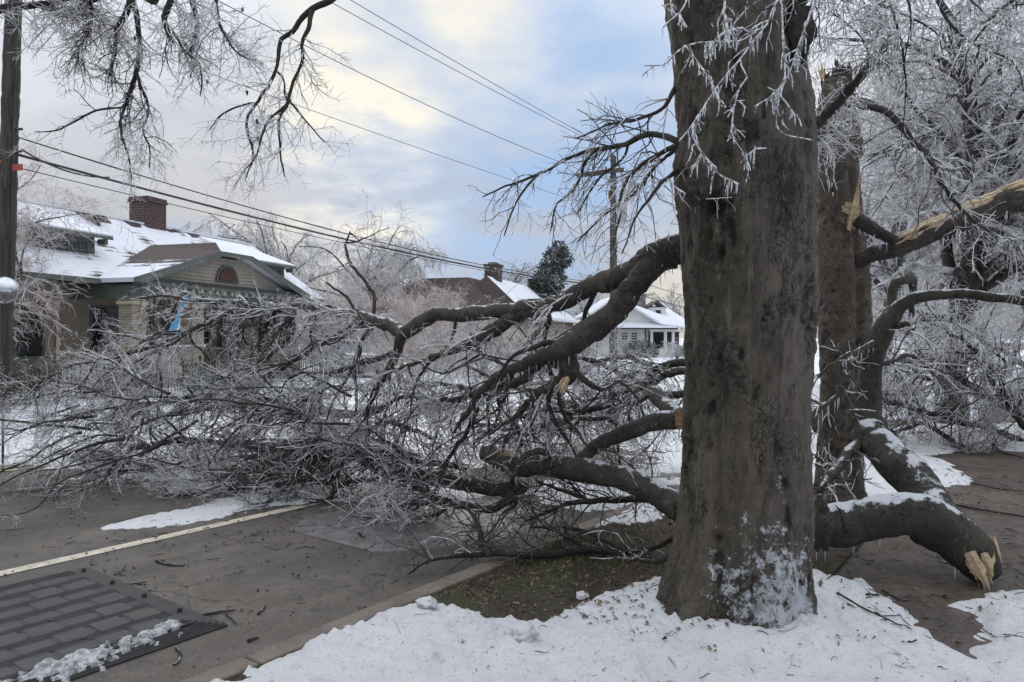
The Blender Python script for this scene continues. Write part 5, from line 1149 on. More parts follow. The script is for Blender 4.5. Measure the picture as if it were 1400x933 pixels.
# chimney with brick courses, cap and flue
ch = MB().box(5.85, 6.85, 4.75, 5.65, 5.5, 7.02).box(5.80, 6.90, 4.70, 5.70, 7.02, 7.12).box(5.83, 6.87, 4.73, 5.67, 7.12, 7.22).build('chimney', MT['redbrick'], h1)
MB().box(6.4, 6.75, 5.0, 5.4, 7.22, 7.30).build('flue_cap', MT['snow_far'], ch)
vt = MB().cyl((3.0, 4.3, 5.55), (3.0, 4.3, 5.85), .12, .12, 10).box(2.78, 3.22, 4.1, 4.5, 5.85, 5.95).build('roof_vent', MT['iron'], h1)
for (x0, x1, b0, b1) in ((2.7, 3.9, 4.45, 4.95), (4.9, 5.5, 4.6, 4.95), (8.3, 8.9, 4.65, 4.95), (7.0, 7.4, 4.7, 4.95)):   # thawed strips: shingles showing along the ridge
    zz = lambda b_: e_z + (b_ - e_b) / (r_b - e_b) * (r_z - e_z) + .006
    MB().slab([(x0, b0, zz(b0)), (x1, b0 + .08, zz(b0 + .08)), (x1 + .15, b1, zz(b1)), (x0 - .1, b1, zz(b1))], .004).build('bare_shingles', MT['shing_brown'], rf)
# dormers
for x0, x1 in ((-1.9, 1.3), (8.55, 11.75)):
    d = MB().box(x0 + .3, x1 - .3, 2.3, 4.6, 3.9, 4.92).build('dormer', MT['trim'], h1)
    MB().slab([(x0, 1.85, 4.92), (x1, 1.85, 4.92), (x1 - .15, 4.75, 6.0), (x0 + .15, 4.75, 6.0)], .13).build('roof', MT['shing_white'], d)
    MB().box(x0 + .02, x1 - .02, 1.83, 1.85, 4.76, 4.86).box(x1 - .25, x1 - .12, 1.95, 2.25, 4.6, 4.78).box(x0 + .12, x0 + .25, 1.95, 2.25, 4.6, 4.78).build('eave_board', MT['trim'], d)
    for i in range(3):
        window(d, x0 + .55 + i * .72, 4.1, .66, .62, 2.3, .04, (2, 2), MT['trim'])
# gabled porch roof with clipped peak
gx, gl, gr, gy = 4.6, -.15, 9.35, -.35
pz = 5.06; cl, cr, cz = 3.75, 5.45, 4.62
MB().slab([(gl, gy, e_z), (cl, gy, cz), (gx, .55, pz), (gx, 3.45, pz), (gl, 1.0, e_z)], .14).build('porch_roof', MT['shing_left'], h1)
MB().slab([(cr, gy, cz), (gr, gy, e_z), (gr, 1.0, e_z), (gx + .003, 3.45, pz), (gx + .003, .55, pz)], .14).build('porch_roof', MT['shing_white'], h1)
MB().slab([(cl + .003, gy - .003, cz), (cr - .003, gy - .003, cz), (gx + .001, .55, pz + .002)], .13).build('porch_roof', MT['shing_white'], h1)
# rake boards and soffits
MB().prism([(gl, gy - .05, e_z - .13), (gl, gy - .05, e_z - .01), (cl, gy - .05, cz - .01), (cr, gy - .05, cz - .01), (gr, gy - .05, e_z - .01), (gr, gy - .05, e_z - .13), (gr - .5, gy - .05, e_z - .13), (cr - .05, gy - .05, cz - .18), (cl + .05, gy - .05, cz - .18), (gl + .5, gy - .05, e_z - .13)], (0, .04, 0)).build('rake_board', MT['trim'], h1)
# gable of siding boards round a louvred lunette
gw = MB().prism([(.7, .1, 3.46), (8.5, .1, 3.46), (5.4, .1, 4.46), (3.8, .1, 4.46)], (0, .08, 0)).build('gable_wall', MT['siding'], h1)
for k in range(8):
    z0 = 3.47 + k * .122; f0, f1 = (z0 - 3.46) / 1.0, (z0 + .115 - 3.46) / 1.0
    x0, x1 = .74 + 3.1 * f1, 8.46 - 3.1 * f1
    MB().prism([(x0, .1, z0), (x0, .066, z0), (x0, .088, z0 + .116), (x0, .1, z0 + .116)], (x1 - x0, 0, 0)).build('siding_board', MT['siding'], gw)
arc = [(gx + .62 * math.cos(t), .02, 3.60 + .62 * math.sin(t)) for t in np.linspace(0, math.pi, 17)]
arc2 = [(gx + .50 * math.cos(t), .02, 3.66 + .47 * math.sin(t)) for t in np.linspace(0, math.pi, 17)]
b = MB().poly(arc + arc2, [(i, i + 1, i + 18, i + 17) for i in range(16)] + [(0, 17, 33, 16)])
b2 = MB().prism(arc, (0, .045, 0)).build('lunette_frame', MT['trim'], h1)
MB().prism([(x, .012, z) for x, _, z in arc2], (0, -.006, 0)).build('lunette_panel', MT['dark'], b2)
for k in range(6):
    z0 = 3.67 + k * .075; hw = .49 * math.sqrt(max(0, 1 - ((z0 + .06 - 3.66) / .47) ** 2))
    if hw > .03: MB().prism([(gx - hw, .006, z0), (gx - hw, -.02, z0), (gx - hw, -.004, z0 + .06), (gx - hw, .006, z0 + .06)], (2 * hw, 0, 0)).build('slat', MT['louver'], b2)
# the pent at the gable's foot, brackets, beam
MB().box(gl + .35, gr - .35, -.30, .08, 3.36, 3.46).build('pent_roof', MT['iron'], h1)
MB().box(gl + .3, gr - .3, -.26, -.02, 3.22, 3.355).build('cornice', MT['trim'], h1)
db = None
for k in range(22):
    if db is None: db = MB().box(0, .13, -.24, -.02, 3.10, 3.215).build('bracket', MT['siding'], h1); db.location = (.5, 0, 0)
    else: copy_part(db, h1, (.5 + k * .395, 0, 0))
MB().box(.1, 9.1, -.02, .24, 2.80, 3.215).box(.1, .34, .241, 2.4, 2.80, 3.215).box(8.86, 9.1, .241, 2.4, 2.80, 3.215).build('porch_beam', MT['trim'], h1)
MB().box(.1, 9.1, .25, 2.39, 3.10, 3.2).build('porch_ceiling', MT['cream'], h1)
MB().box(0, 9.2, 0, 2.39, -.1, .62).build('porch_floor', MT['brick'], h1)
for x in (.15, 2.75, 5.95, 8.5):
    c = MB().box(x, x + .56, .0, .50, .62, 2.798).build('porch_pier', MT['brick'], h1)
    for z in (2.62, 1.30): MB().box(x - .05, x + .61, -.05, .55, z, z + .09).build('pier_cap', MT['cream'], c)
for x0, x1 in ((.72, 2.74), (6.52, 8.49)):
    c = MB().box(x0, x1, .06, .40, .62, 1.22).build('porch_parapet', MT['brick'], h1); MB().box(x0, x1, .0, .46, 1.222, 1.30).build('coping', MT['stone'], c); MB().box(x0 + .02, x1 - .02, .02, .44, 1.302, 1.345).build('snow_cap', MT['snow_far'], c)
for k in range(4): MB().box(3.4, 5.9, -.3 * (k + 1), -.3 * k - .002, -.1, .62 - .155 * (k + 1)).build('step', MT['stone'], h1)
d = MB().box(4.0, 4.98, 2.34, 2.405, .62, 2.72).build('door_frame', MT['trim'], h1); MB().box(4.07, 4.91, 2.32, 2.338, .64, 2.66).build('door', MT['dark'], d)
for x, w in ((.9, 1.3), (2.45, 1.1), (5.4, 1.1), (7.0, 1.4)): window(h1, x, 1.2, w, 1.45, 2.4, .05, (2, 2), MT['trim'])
for x, w in ((-2.9, 1.0), (-1.75, 1.0), (10.0, .95), (11.1, .95)): window(h1, x, 1.05, w, 1.6, 2.4, .06, (1, 2), MT['trim'])
for x in (-.35, -3.1): MB().cyl((x, 2.33, 0), (x, 2.33, 3.2), .055, .055, 8).build('downspout', MT['cream'], h1)
icb = np.random.default_rng(4)
b = MB()
for k in range(90):
    x = icb.uniform(-3.4, 12.7); y = gy - .05 if .0 < x < 9.2 else e_b - .1
    z = (e_z - .12 if not (0 < x < 9.2) else (np.interp(x, [gl, cl, cr, gr], [e_z, cz, cz, e_z]) - .12)); l = icb.uniform(.04, .13)
    b.cyl((x, y, z), (x, y, z - l), .007, .002, 4)
b.build('icicles', MT['icicle'], h1, 'stuff')
# feather flag on a slanting staff, held in the porch
fl_ = empty('feather_flag', at(238, 20.9), 'blue feather flag with a white patch on a slanting staff by the porch', 'flag')
base = at(243, 20.9)
MT['flag'] = mat('flag_blue', (.035, .27, .50), (.05, .33, .58), 3, .7)
MT['flag_white'] = mat('flag_white', (.62, .68, .72), None, rough=.7)
def fp(x, y, dy=0): return W(x, y, 20.9 + dy)
limb3('staff', np.array([np.r_[fp(236, 500), .016], np.r_[fp(238, 455), .016], np.r_[fp(248, 412), .014], np.r_[fp(259, 402), .010]]), MT['white'], fl_, 6, 0, .1, 0)
out = [(258, 404), (252, 418), (247, 432), (246, 445), (244, 455), (239, 458), (233, 457), (231, 452), (233, 445), (239, 437), (244, 425), (250, 410)]
def cloth(name, pts, dy, m, th=.012):
    n = len(pts); V = [fp(x, y, dy + .04 * math.sin(y * .16)) for x, y in pts]; V += [v + np.array([0, th, 0]) for v in V]
    return mk(name, V, [np.arange(n)[None], np.arange(2 * n - 1, n - 1, -1)[None], np.array([[i, i + n, (i + 1) % n + n, (i + 1) % n] for i in range(n)])], m, fl_, False)
cl1 = cloth('cloth', out, -.03, MT['flag']); cloth('white_patch', [(246, 436), (246, 447), (243, 452), (239, 449), (241, 441)], -.05, MT['flag_white'])

# --- iron fence along the far pavement
f0 = np.array([-11.75, 15.3]); fdir = nrm(np.array([.30, 1.0]))
fe_ = empty('iron_fence', (*f0, 0), 'low black iron picket fence in front of the bungalow and its snowy lawn', 'fence', rz=yaw(fdir))
FL = 17.5; pk = None
for k in range(int(FL / .125)):
    x = .06 + k * .125
    if pk is None: pk = MB().cyl((0, 0, .03), (0, 0, .88), .015, .015, 6).cyl((0, 0, .881), (0, 0, .97), .02, .001, 6).build('picket', MT['iron'], fe_); pk.location = (x, 0, 0)
    else: copy_part(pk, fe_, (x, 0, random.uniform(-.01, .01)))
for z in (.16, .76): MB().box(0, FL, -.012, .012, z, z + .03).build('rail', MT['iron'], fe_)
po = None
for k in range(8):
    if po is None: po = MB().box(-.03, .03, -.03, .03, -.1, 1.02).box(-.038, .038, -.038, .038, 1.021, 1.06).build('post', MT['iron'], fe_); po.location = (.0, 0, 0)
    else: copy_part(po, fe_, (k * 2.5, 0, 0))

# --- brown-roofed house
h2 = empty('brown_roofed_house', (1.2, 48.0, 0), 'house with brown hipped roof, one slope under snow, and a cream porch', 'house', rz=yaw((.287, .958)))
MB().box(.5, 16, .5, 7.0, -.1, 2.9).build('wall', MT['brick'], h2)
ez, rz_ = 2.95, 5.95
MB().slab([(0, 0, ez), (16.5, 0, ez), (13.5, 3.8, rz_), (2.4, 3.8, rz_)], .15).build('roof', MT['shing_white'], h2)
rl = MB().slab([(0, 7.6, ez), (0, 0, ez + .002), (2.4, 3.8, rz_)], .15).build('roof', MT['shing_brown'], h2)
MB().slab([(16.5, 7.6, ez), (0, 7.6, ez), (2.4, 3.8, rz_), (13.5, 3.8, rz_)], .15).build('roof', MT['shing_brown'], h2)
MB().slab([(16.5, 0, ez), (16.5, 7.6, ez), (13.5, 3.8, rz_)], .15).build('roof', MT['shing_white'], h2)
# lower left wing under its own brown hipped roof
MB().box(-.4, 6, 3.4, 11.0, -.1, 3.35).build('wall', MT['brick'], h2)
MB().slab([(-1.1, 11.6, 3.45), (-1.1, 2.4, 3.45), (1.9, 5.0, 5.82), (1.9, 8.6, 5.82)], .15).build('roof', MT['shing_brown'], h2)
MB().slab([(-1.1, 2.4, 3.452), (6.2, 2.4, 3.452), (4.0, 5.0, 5.82), (1.9, 5.0, 5.822)], .15).build('roof', MT['shing_brown'], h2)
MB().slab([(6.2, 11.6, 3.45), (-1.1, 11.6, 3.45), (1.9, 8.6, 5.82), (4.0, 8.6, 5.82)], .15).build('roof', MT['shing_brown'], h2)
MB().slab([(1.9, 5.0, 5.83), (4.0, 5.0, 5.83), (4.0, 8.6, 5.83), (1.9, 8.6, 5.83)], .15).build('roof', MT['shing_brown'], h2)
c2 = MB().box(3.6, 4.7, 3.4, 4.4, 5.2, 6.75).box(3.52, 4.78, 3.32, 4.48, 6.75, 6.9).build('chimney', MT['redbrick'], h2); MB().box(3.8, 4.5, 3.6, 4.2, 6.9, 7.05).build('flue_cap', MT['stone'], c2)
for x in (6.2, 10.2):                 # small brown-faced gable dormers
    MB().prism([(x - 1.3, .9, 3.45), (x + 1.3, .9, 3.45), (x, .9, 4.5)], (0, 2.6, 0)).build('dormer', MT['shing_brown'], h2)
MB().box(1.5, 6.5, -2.6, .5, -.1, .45).build('porch_floor', MT['stone'], h2)
MB().slab([(1.0, -3.0, 2.72), (7.0, -3.0, 2.72), (6.4, .2, 3.15), (1.6, .2, 3.15)], .16).build('porch_roof', MT['shing_white'], h2)
MB().box(1.2, 6.8, -2.85, -2.6, 2.30, 2.56).build('porch_beam', MT['cream'], h2)
for x in (1.3, 1.75, 3.9, 6.1, 6.5): MB().box(x, x + .28, -2.86, -2.58, .45, 2.298).build('porch_post', MT['cream'], h2)
for x in (2.3, 4.6, 9, 12): window(h2, x, 1.0, 1.2, 1.3, .5, .05, (1, 2), MT['cream'])
window(h2, 1.6, 1.0, .9, 1.2, .5, .05, (1, 2), MT['cream'])

# --- white house
h3 = empty('white_house', (6.9, 60.0, 0), 'white clapboard house with gable, corner porch and stone chimney far down the street', 'house', rz=R(4))
def P3(x, y): return ((x - 815) * .06, CAMH - (y - HORY) * .06)          # rough elevation plan at 60 m
x1 = 3.6
MB().box(-.2, 4.35, 0, 7, -.1, 2.45).build('wall', MT['white'], h3)
def clap(par, x0, x1, y, z0, z1, xf=None, n=None):
    n = n or int((z1 - z0) / .2)
    for k in range(n):
        za = z0 + k * (z1 - z0) / n; zb = z0 + (k + .995) * (z1 - z0) / n; a0, a1 = (x0, x1) if xf is None else xf(zb)
        MB().prism([(a0, y, za), (a0, y - .022, za), (a0, y - .012, zb), (a0, y, zb)], (a1 - a0, 0, 0)).build('clapboard', MT['white'], par)
clap(h3, -.2, 4.35, 0, -.05, 2.4)
gbl = MB().prism([(-.6, -.02, 2.9), (4.9, -.02, 2.9), (1.6, -.02, 4.9)], (0, .2, 0)).build('gable_wall', MT['white'], h3)
window(h3, 1.65, 3.15, .62, .85, -.02, .05, (1, 2), MT['white'], lower=MT['curtain'], glass=MT['curtain'])
MB().slab([(1.6, -.5, 5.05), (5.3, -.5, 2.8), (5.3, 6, 2.8), (1.6, 6, 5.05)], .14).build('roof', MT['shing_white'], h3)
MB().slab([(-.9, -.5, 3.4), (1.597, -.5, 5.05), (1.597, 6, 5.05), (-.9, 6, 3.4)], .14).build('roof', MT['shing_white'], h3)
MB().slab([(-.6, -.75, 2.42), (6.6, -.75, 2.42), (5.4, .1, 2.95), (-.6, .1, 2.95)], .12).build('pent_roof', MT['shing_white'], h3)
MB().box(-.6, 6.6, -.80, -.755, 2.28, 2.40).build('gutter', MT['iron'], h3)
MB().cyl((4.1, -.12, 0), (4.1, -.12, 2.3), .045, .045, 6).build('downspout', MT['iron'], h3)
for x in (2.05, 2.85): window(h3, x, .75, .62, 1.35, 0, .06, (1, 2), MT['white'], lower=MT['curtain'])
window(h3, -.1, .8, .6, 1.2, 0, .05, (1, 2), MT['white'], lower=MT['curtain'])
# porch on the right corner
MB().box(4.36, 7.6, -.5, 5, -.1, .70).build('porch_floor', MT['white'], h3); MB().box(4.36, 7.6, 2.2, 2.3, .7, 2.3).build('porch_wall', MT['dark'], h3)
MB().box(4.36, 7.6, -.52, -.3, 2.08, 2.279).build('porch_beam', MT['white'], h3)
for x in (4.4, 5.55, 6.2, 7.3): MB().box(x, x + .22, -.5, -.3, .7, 2.078).build('porch_post', MT['white'], h3)
MB().slab([(5.35, -.6, 2.75), (8.4, -.6, 2.35), (7.4, 5.5, 4.4), (3.3, 5.5, 5.0), (3.0, 2, 4.65)], .14).build('roof', MT['shing_white'], h3)
dm = MB().box(5.0, 6.5, 2.5, 5, 3.0, 4.2).build('dormer', MT['white'], h3)
MB().slab([(4.9, 2.3, 4.22), (5.9, 2.3, 4.85), (5.9, 5, 4.85), (4.9, 5, 4.22)], .1).build('roof', MT['shing_brown'], dm); MB().slab([(5.903, 2.3, 4.85), (6.75, 2.3, 4.2), (6.75, 5, 4.2), (5.903, 5, 4.85)], .1).build('roof', MT['shing_white'], dm)
window(dm, 5.55, 3.25, .6, .8, 2.5, .05, (1, 2), MT['white'])
cs = MB().box(4.35, 5.0, 3.4, 4.0, 3.8, 5.3).box(4.25, 5.1, 3.3, 4.1, 5.3, 5.42).build('chimney', MT['stone'], h3); MB().box(4.5, 4.85, 3.55, 3.85, 5.42, 5.62).build('chimney_pot', MT['stone'], cs)

# ================================================================== POLES, WIRES, MIRROR, CAR
MT['polewood'] = mat('weathered_pole_wood', (.030, .025, .021), (.075, .063, .052), 4, .85, .9, 30, stretch=(6, 6, .35))
MT['polegrey'] = mat('grey_pole_wood', (.065, .055, .048), (.10, .088, .078), 3, .85, .6, 20, stretch=(6, 6, .4))
MT['steel'] = mat('galvanised_steel', (.26, .28, .30), (.34, .36, .38), 3, .45)
MT['insul'] = mat('insulator', (.09, .07, .06), None, rough=.3)
p1b = np.array([-10.85, 15.6, 0.])
p1 = empty('utility_pole', p1b, 'tall dark weathered utility pole at the left edge with a red tag and cables', 'utility pole')
limb3('shaft', np.array([[-10.93, 15.6, -.1, .185], [-10.85, 15.6, 2, .18], [-10.72, 15.6, 5.5, .17], [-10.60, 15.6, 9, .155], [-10.5, 15.6, 12.2, .14]]), MT['polewood'], p1, 18, .05, .1, 0)
b = MB()
for z, s in ((6.02, .12), (5.55, .16), (5.25, .14)): b.cyl((.02 + (z - 2) * .037, 0, z), (.30 + (z - 2) * .037, -.05, z + .01), .03, .03, 8)
b.build('bracket', MT['iron'], p1); MB().cyl((.16, -.10, .2), (.36, -.10, 8), .022, .022, 6).build('conduit', MT['polewood'], p1)
MT['redtag'] = mat('red_tag', (.34, .05, .035), (.26, .045, .035), 6, .5)
MB().box(.34, .56, -.21, -.195, 5.12, 5.25).build('sign_plate', MT['redtag'], p1)
MB().cyl((.03, -.01, 5.28), (.03, -.01, 5.33), .181, .181, 14).build('red_band', MT['redtag'], p1)
def text(body, name, loc, size, m, parent, rot):
    cu = bpy.data.curves.new(name, 'FONT'); cu.body = body; cu.size = size; cu.extrude = .002; cu.align_x = 'CENTER'; cu.align_y = 'CENTER'
    cu.materials.append(m); o = bpy.data.objects.new(name, cu); COL.objects.link(o); o.parent = parent; o.location = loc; o.rotation_euler = rot; return o
p2b = np.array([5.12, 37., 0.])
p2 = empty('utility_pole', p2b, 'grey utility pole with an icy crossarm and a transformer, standing beyond the fallen limb', 'utility pole')
limb3('shaft', np.array([[5.12, 37, -.1, .20], [5.12, 37, 5, .18], [5.12, 37, 10.75, .15]]), MT['polegrey'], p2, 14, .04, .15, 0)
xr = yaw((.97, -.25))
arm = MB().box(-1.2, 1.2, -.07, .07, 9.86, 10.06).build('crossarm', MT['polegrey'], p2); MB().box(-1.2, 1.2, -.08, .08, 10.062, 10.10).build('ice_cap', MT['snow_far'], arm); arm.location = (0, -.2, 0); arm.rotation_euler = (R(0), R(-4), xr); 
arm.location = (.0, -.2, 0)
br_o = MB().cyl((-.6, -.12, 9.88), (0, -.16, 9.2), .03, .03, 6).cyl((.6, -.12, 9.88), (0, -.16, 9.2), .03, .03, 6).build('brace', MT['steel'], p2)
b = MB()
for x in (-1.05, -.4, .4, 1.05): b.cyl((x, -.2, 10.02), (x, -.2, 10.2), .035, .05, 8)
b.build('insulators', MT['insul'], p2, 'stuff')
tr = MB().cyl((.42, -.1, 7.45), (.42, -.1, 8.55), .24, .24, 16).cyl((.42, -.1, 8.551), (.42, -.1, 8.66), .25, .12, 16).build('transformer', MT['steel'], p2, smooth=False)
MB().cyl((.36, -.2, 8.62), (.36, -.2, 8.86), .035, .03, 8).cyl((.50, -.2, 8.62), (.50, -.2, 8.86), .035, .03, 8).build('bushing', MT['insul'], tr)
MB().box(-.28, -.16, -.12, .0, 8.6, 9.0).build('cutout', MT['insul'], p2)
def wire(label, A, B, sag, r, name='cable', m=None, ice=0, n=40, group='overhead wires'):
    A, B = np.asarray(A, float), np.asarray(B, float); f = np.linspace(0, 1, n); P = A + (B - A) * f[:, None]; P[:, 2] -= 4 * sag * f * (1 - f)
    e = empty(name, A, label, 'wire', group)
    if ice: r_ = r * (1 + ice * np.clip(fbm(np.c_[f * 60, f * 0, f * 0 + r * 999], 2), 0, 1))
    else: r_ = np.full(n, r)
    V, F = tube_arrays(P[None], r_[None], 6); mk('strand', V, F, m or MT['iron'], e)
    if ice:
        k = np.random.default_rng(int(r * 1e5)); i = k.integers(0, n - 12, 260); ff = k.random(260)[:, None]; p = P[i] * (1 - ff) + P[i + 1] * ff; l = k.uniform(.03, .12, 260)
        K = np.stack([p, p - np.c_[l * 0, l * 0, l * .5], p - np.c_[l * 0, l * 0, l]], 1); V, F = tube_arrays(K, np.array([[.012, .008, .002]]) * np.ones((260, 1)), 4); mk('icicles', V, F, MT['icicle'], e, True, None, 'stuff')
    return e
PE = W(20, -190, 15.6)
def end(x, y, Y=37.): return W(x, y, Y)
wire('upper of two thin wires rising steeply from the far crossarm across the sky', W(50, -258, 15.6), end(827, 200), .15, .012)
wire('lower of two thin wires rising steeply from the far crossarm across the sky', W(40, -228, 15.6), end(806, 192), .15, .012)
wire('thin wire crossing the blue patch of sky above the warm cloud', W(20, -148, 15.6), end(838, 248), .5, .012)
wire('faint thin wire running under the warm cloud to the far pole', W(20, 3, 15.6), end(836, 290), .15, .009)
wire('upper cable from the dark pole, strung with ice drops over the chimney', W(18, 186, 15.6), end(838, 388), .55, .016, ice=.6)
wire('thick main cable sagging from the dark pole, hung with icicles', W(18, 210, 15.6), end(838, 392), .42, .028, ice=.5)
wire('thin cable just under the thick main cable, leaving the dark pole by the red tag', W(18, 228, 15.6), end(838, 396), .30, .011)
wire('short spliced loop of cable beside the dark pole', W(30, 205, 15.6), W(150, 243, 17.4), .16, .02, n=20)
wire('cable continuing from the far pole behind the huge trunk', end(838, 392), W(1010, 432, 70), .3, .03)
wire('higher thin wire continuing from the far pole behind the huge trunk', end(838, 372), W(1010, 420, 70), .3, .02)
wire('slanting service wire from the far pole down to the brown-roofed house', end(838, 262), W(690, 404, 47), .1, .012)
# convex mirror at the left edge
mrb = np.array([-.6935 * 9.2, 9.2, ZR])
mr = empty('convex_mirror', mrb, 'shiny silver domed mirror on a thin post at the left edge', 'mirror')
def chrome():
    m, N, L, B = new_mat('chrome'); B.inputs['Base Color'].default_value = (.55, .57, .60, 1); B.inputs['Metallic'].default_value = 1; B.inputs['Roughness'].default_value = .22; return m
MT['chrome'] = chrome()
cz_ = CAMH - (397 - HORY) / FPX * 9.2 - ZR
rr = .165; nv, nh = 10, 28; V = []
for i in range(nv + 1):
    t = i / nv * 1.25
    for j in range(nh):
        u = 2 * math.pi * j / nh; s_ = math.sin(t) / math.sin(1.25) * rr
        V.append((s_ * math.cos(u), -.11 * (math.cos(t) - math.cos(1.25)) / (1 - math.cos(1.25)), cz_ + s_ * math.sin(u)))
F = [[i * nh + j, i * nh + (j + 1) % nh, (i + 1) * nh + (j + 1) % nh, (i + 1) * nh + j] for i in range(nv) for j in range(nh)]
mk('dome', V, np.array(F), MT['chrome'], mr, True, local=True)
MB().cyl((0, .0, cz_), (0, .035, cz_), rr * 1.04, rr * .98, 28).build('rim', MT['steel'], mr)
MB().cyl((-.07, .06, 0), (-.07, .06, cz_ + .1), .014, .014, 10).build('post', MT['iron'], mr)

# dark parked car in the drive
def car(base, rz, label):
    e = empty('parked_car', base, label, 'car', rz=rz)
    cp = mat('dark_car_paint', (.012, .014, .017), None, rough=.25, spec=.7); ty = mat('tyre', (.02, .02, .02), None, rough=.9)
    # body: lofted sections along x (length), half widths and heights
    sec = [(-2.15, .62, .45, .78), (-2.0, .80, .32, .92), (-1.3, .88, .26, 1.00), (-.6, .90, .24, 1.02), (.6, .90, .24, 1.0), (1.2, .88, .25, .93), (1.85, .80, .30, .82), (2.1, .62, .42, .68)]
    V = []
    for x, w, z0, z1 in sec:
        V += [(x, -w * .86, z0), (x, -w, z0 + .15), (x, -w, z1 - .22), (x, -w * .90, z1 - .02), (x, -w * .5, z1 + .03), (x, w * .5, z1 + .03), (x, w * .90, z1 - .02), (x, w, z1 - .22), (x, w, z0 + .15), (x, w * .86, z0)]
    n = 10; F = [[i * n + j, i * n + (j + 1) % n, (i + 1) * n + (j + 1) % n, (i + 1) * n + j] for i in range(len(sec) - 1) for j in range(n)]
    mk('body', V, [np.array(F), np.array([list(range(n))[::-1], list(range(70, 80))])], cp, e, True, local=True)
    cab = [(-1.75, .70, 1.0, 1.0), (-1.1, .66, 1.0, 1.40), (-.3, .66, 1.0, 1.46), (.35, .66, 1.0, 1.40), (1.05, .72, .98, .98)]
    MB().prism([(-1.75, -.74, .98), (-1.1, -.62, 1.38), (-.3, -.61, 1.44), (.35, -.62, 1.38), (1.05, -.74, .97)], (0, 1.36, 0)).build('cabin', MT['glass'], e)
    MB().slab([(-1.15, -.63, 1.40), (.38, -.63, 1.40), (.38, .63, 1.40), (-1.15, .63, 1.40)], .03).slab([(-1.0, -.58, 1.47), (.2, -.58, 1.47), (.2, .58, 1.47), (-1.0, .58, 1.47)], .06).build('roof', cp, e)
    MB().slab([(-1.0, -.55, 1.50), (.2, -.55, 1.50), (.2, .55, 1.50), (-1.0, .55, 1.50)], .028).slab([(1.12, -.6, .98), (1.8, -.55, .90), (1.8, .55, .90), (1.12, .6, .98)], .02).build('snow_cover', MT['snow_far'], e)
    for x in (-1.35, 1.3):
        for y in (-.84, .84):
            wh = MB().cyl((x, y - .1, .32), (x, y + .1, .32), .32, .32, 20).build('wheel', ty, e); MB().cyl((x, y + (.101 if y > 0 else -.101), .32), (x, y + (.115 if y > 0 else -.115), .32), .20, .17, 12).build('rim', MT['steel'], wh)
    for y in (-.6, .6): MB().box(2.0, 2.09, y - .16, y + .16, .60, .72).build('headlight', MT['steel'], e)
    MB().box(2.05, 2.16, -.62, .62, .34, .46).build('bumper', MT['iron'], e)
    return e
car(at(480, 31, .0), R(-62), 'dark car parked in the drive between the bungalow and the pinkish shrubs')

# ================================================================== LITTER: twigs, leaves, grass
gl_ = np.random.default_rng(13)
def surf(X, Y):
    t = X * Nn[0] + Y * Nn[1]; s = X * U[0] + Y * U[1]
    z = np.where(t < KT, np.where(t > KT - .165, .006, ZR + .003), np.where(t < -1.2, verge_z(s, t, X, Y), -.014))
    zs = verge_snow(s, t, X, Y); z = np.where(t > KT, np.maximum(z, zs), z)
    return z
def litter(name, n, region, lmin, lmax, r, m, fr, branchy=0):
    s = gl_.uniform(region[0], region[1], n); t = gl_.uniform(region[2], region[3], n); X = U[0] * s + Nn[0] * t; Y = U[1] * s + Nn[1] * t
    k_ = gl_.random(n) < .62; ci = gl_.integers(0, 34, n); cs, ct = gl_.uniform(region[0], region[1], 34), gl_.uniform(region[2], region[3], 34); sg = gl_.uniform(.08, .5, 34)
    s = np.clip(np.where(k_, cs[ci] + gl_.normal(size=n) * sg[ci] * 1.6, s), region[0], region[1]); t = np.clip(np.where(k_, ct[ci] + gl_.normal(size=n) * sg[ci], t), region[2], region[3]); X = U[0] * s + Nn[0] * t; Y = U[1] * s + Nn[1] * t
    a_ = gl_.uniform(0, 2 * math.pi, n); l = lmin + (lmax - lmin) * gl_.random(n) ** 2.2; K = 4; P = np.empty((n, K, 3)); P[:, 0, 0], P[:, 0, 1] = X, Y
    for q in range(1, K):
        a_ = a_ + gl_.normal(size=n) * .35; P[:, q, 0] = P[:, q - 1, 0] + np.cos(a_) * l / 3; P[:, q, 1] = P[:, q - 1, 1] + np.sin(a_) * l / 3
    rr_ = gl_.uniform(.5, 1.3, n) * r
    P[..., 2] = surf(P[..., 0], P[..., 1]) + rr_[:, None] * .8 + np.abs(gl_.normal(size=(n, K))) * .003
    Rr = rr_[:, None] * np.linspace(1, .5, K)[None]; sets = [(P, Rr, 4)]
    if branchy:
        C = grow(P, Rr, branchy, (lmin + lmax) * .28, (25, 60), 4, .2, 1, .0, .2, .7, r * .4, r, .5, None, gl_, .3); C[0][..., 2] = surf(C[0][..., 0], C[0][..., 1]) + .004 + np.abs(gl_.normal(size=C[0].shape[:2])) * .006; sets.append((*C, 3))
    return twig_mesh(name, sets, m, None, 'stuff', fr, gl_)
LM = [MT['limb_dark'], MT['twig']]
tag(litter('twig_litter', 900, (2.5, 9.5, -9.5, KT - .2), .02, .16, .0035, LM, .4, 260), 'scattered broken twigs on the wet road', kind='stuff')
litter('twig_litter', 260, (1.5, 6.5, -6.5, KT - .2), .008, .03, .006, LM, .3, 0)
litter('twig_litter', 420, (2.6, 7.5, KT, 1.4), .015, .12, .0025, LM, .4, 120)
litter('twig_litter', 360, (4.2, 11, -1.2, 1.6), .03, .22, .004, LM, .4, 160)
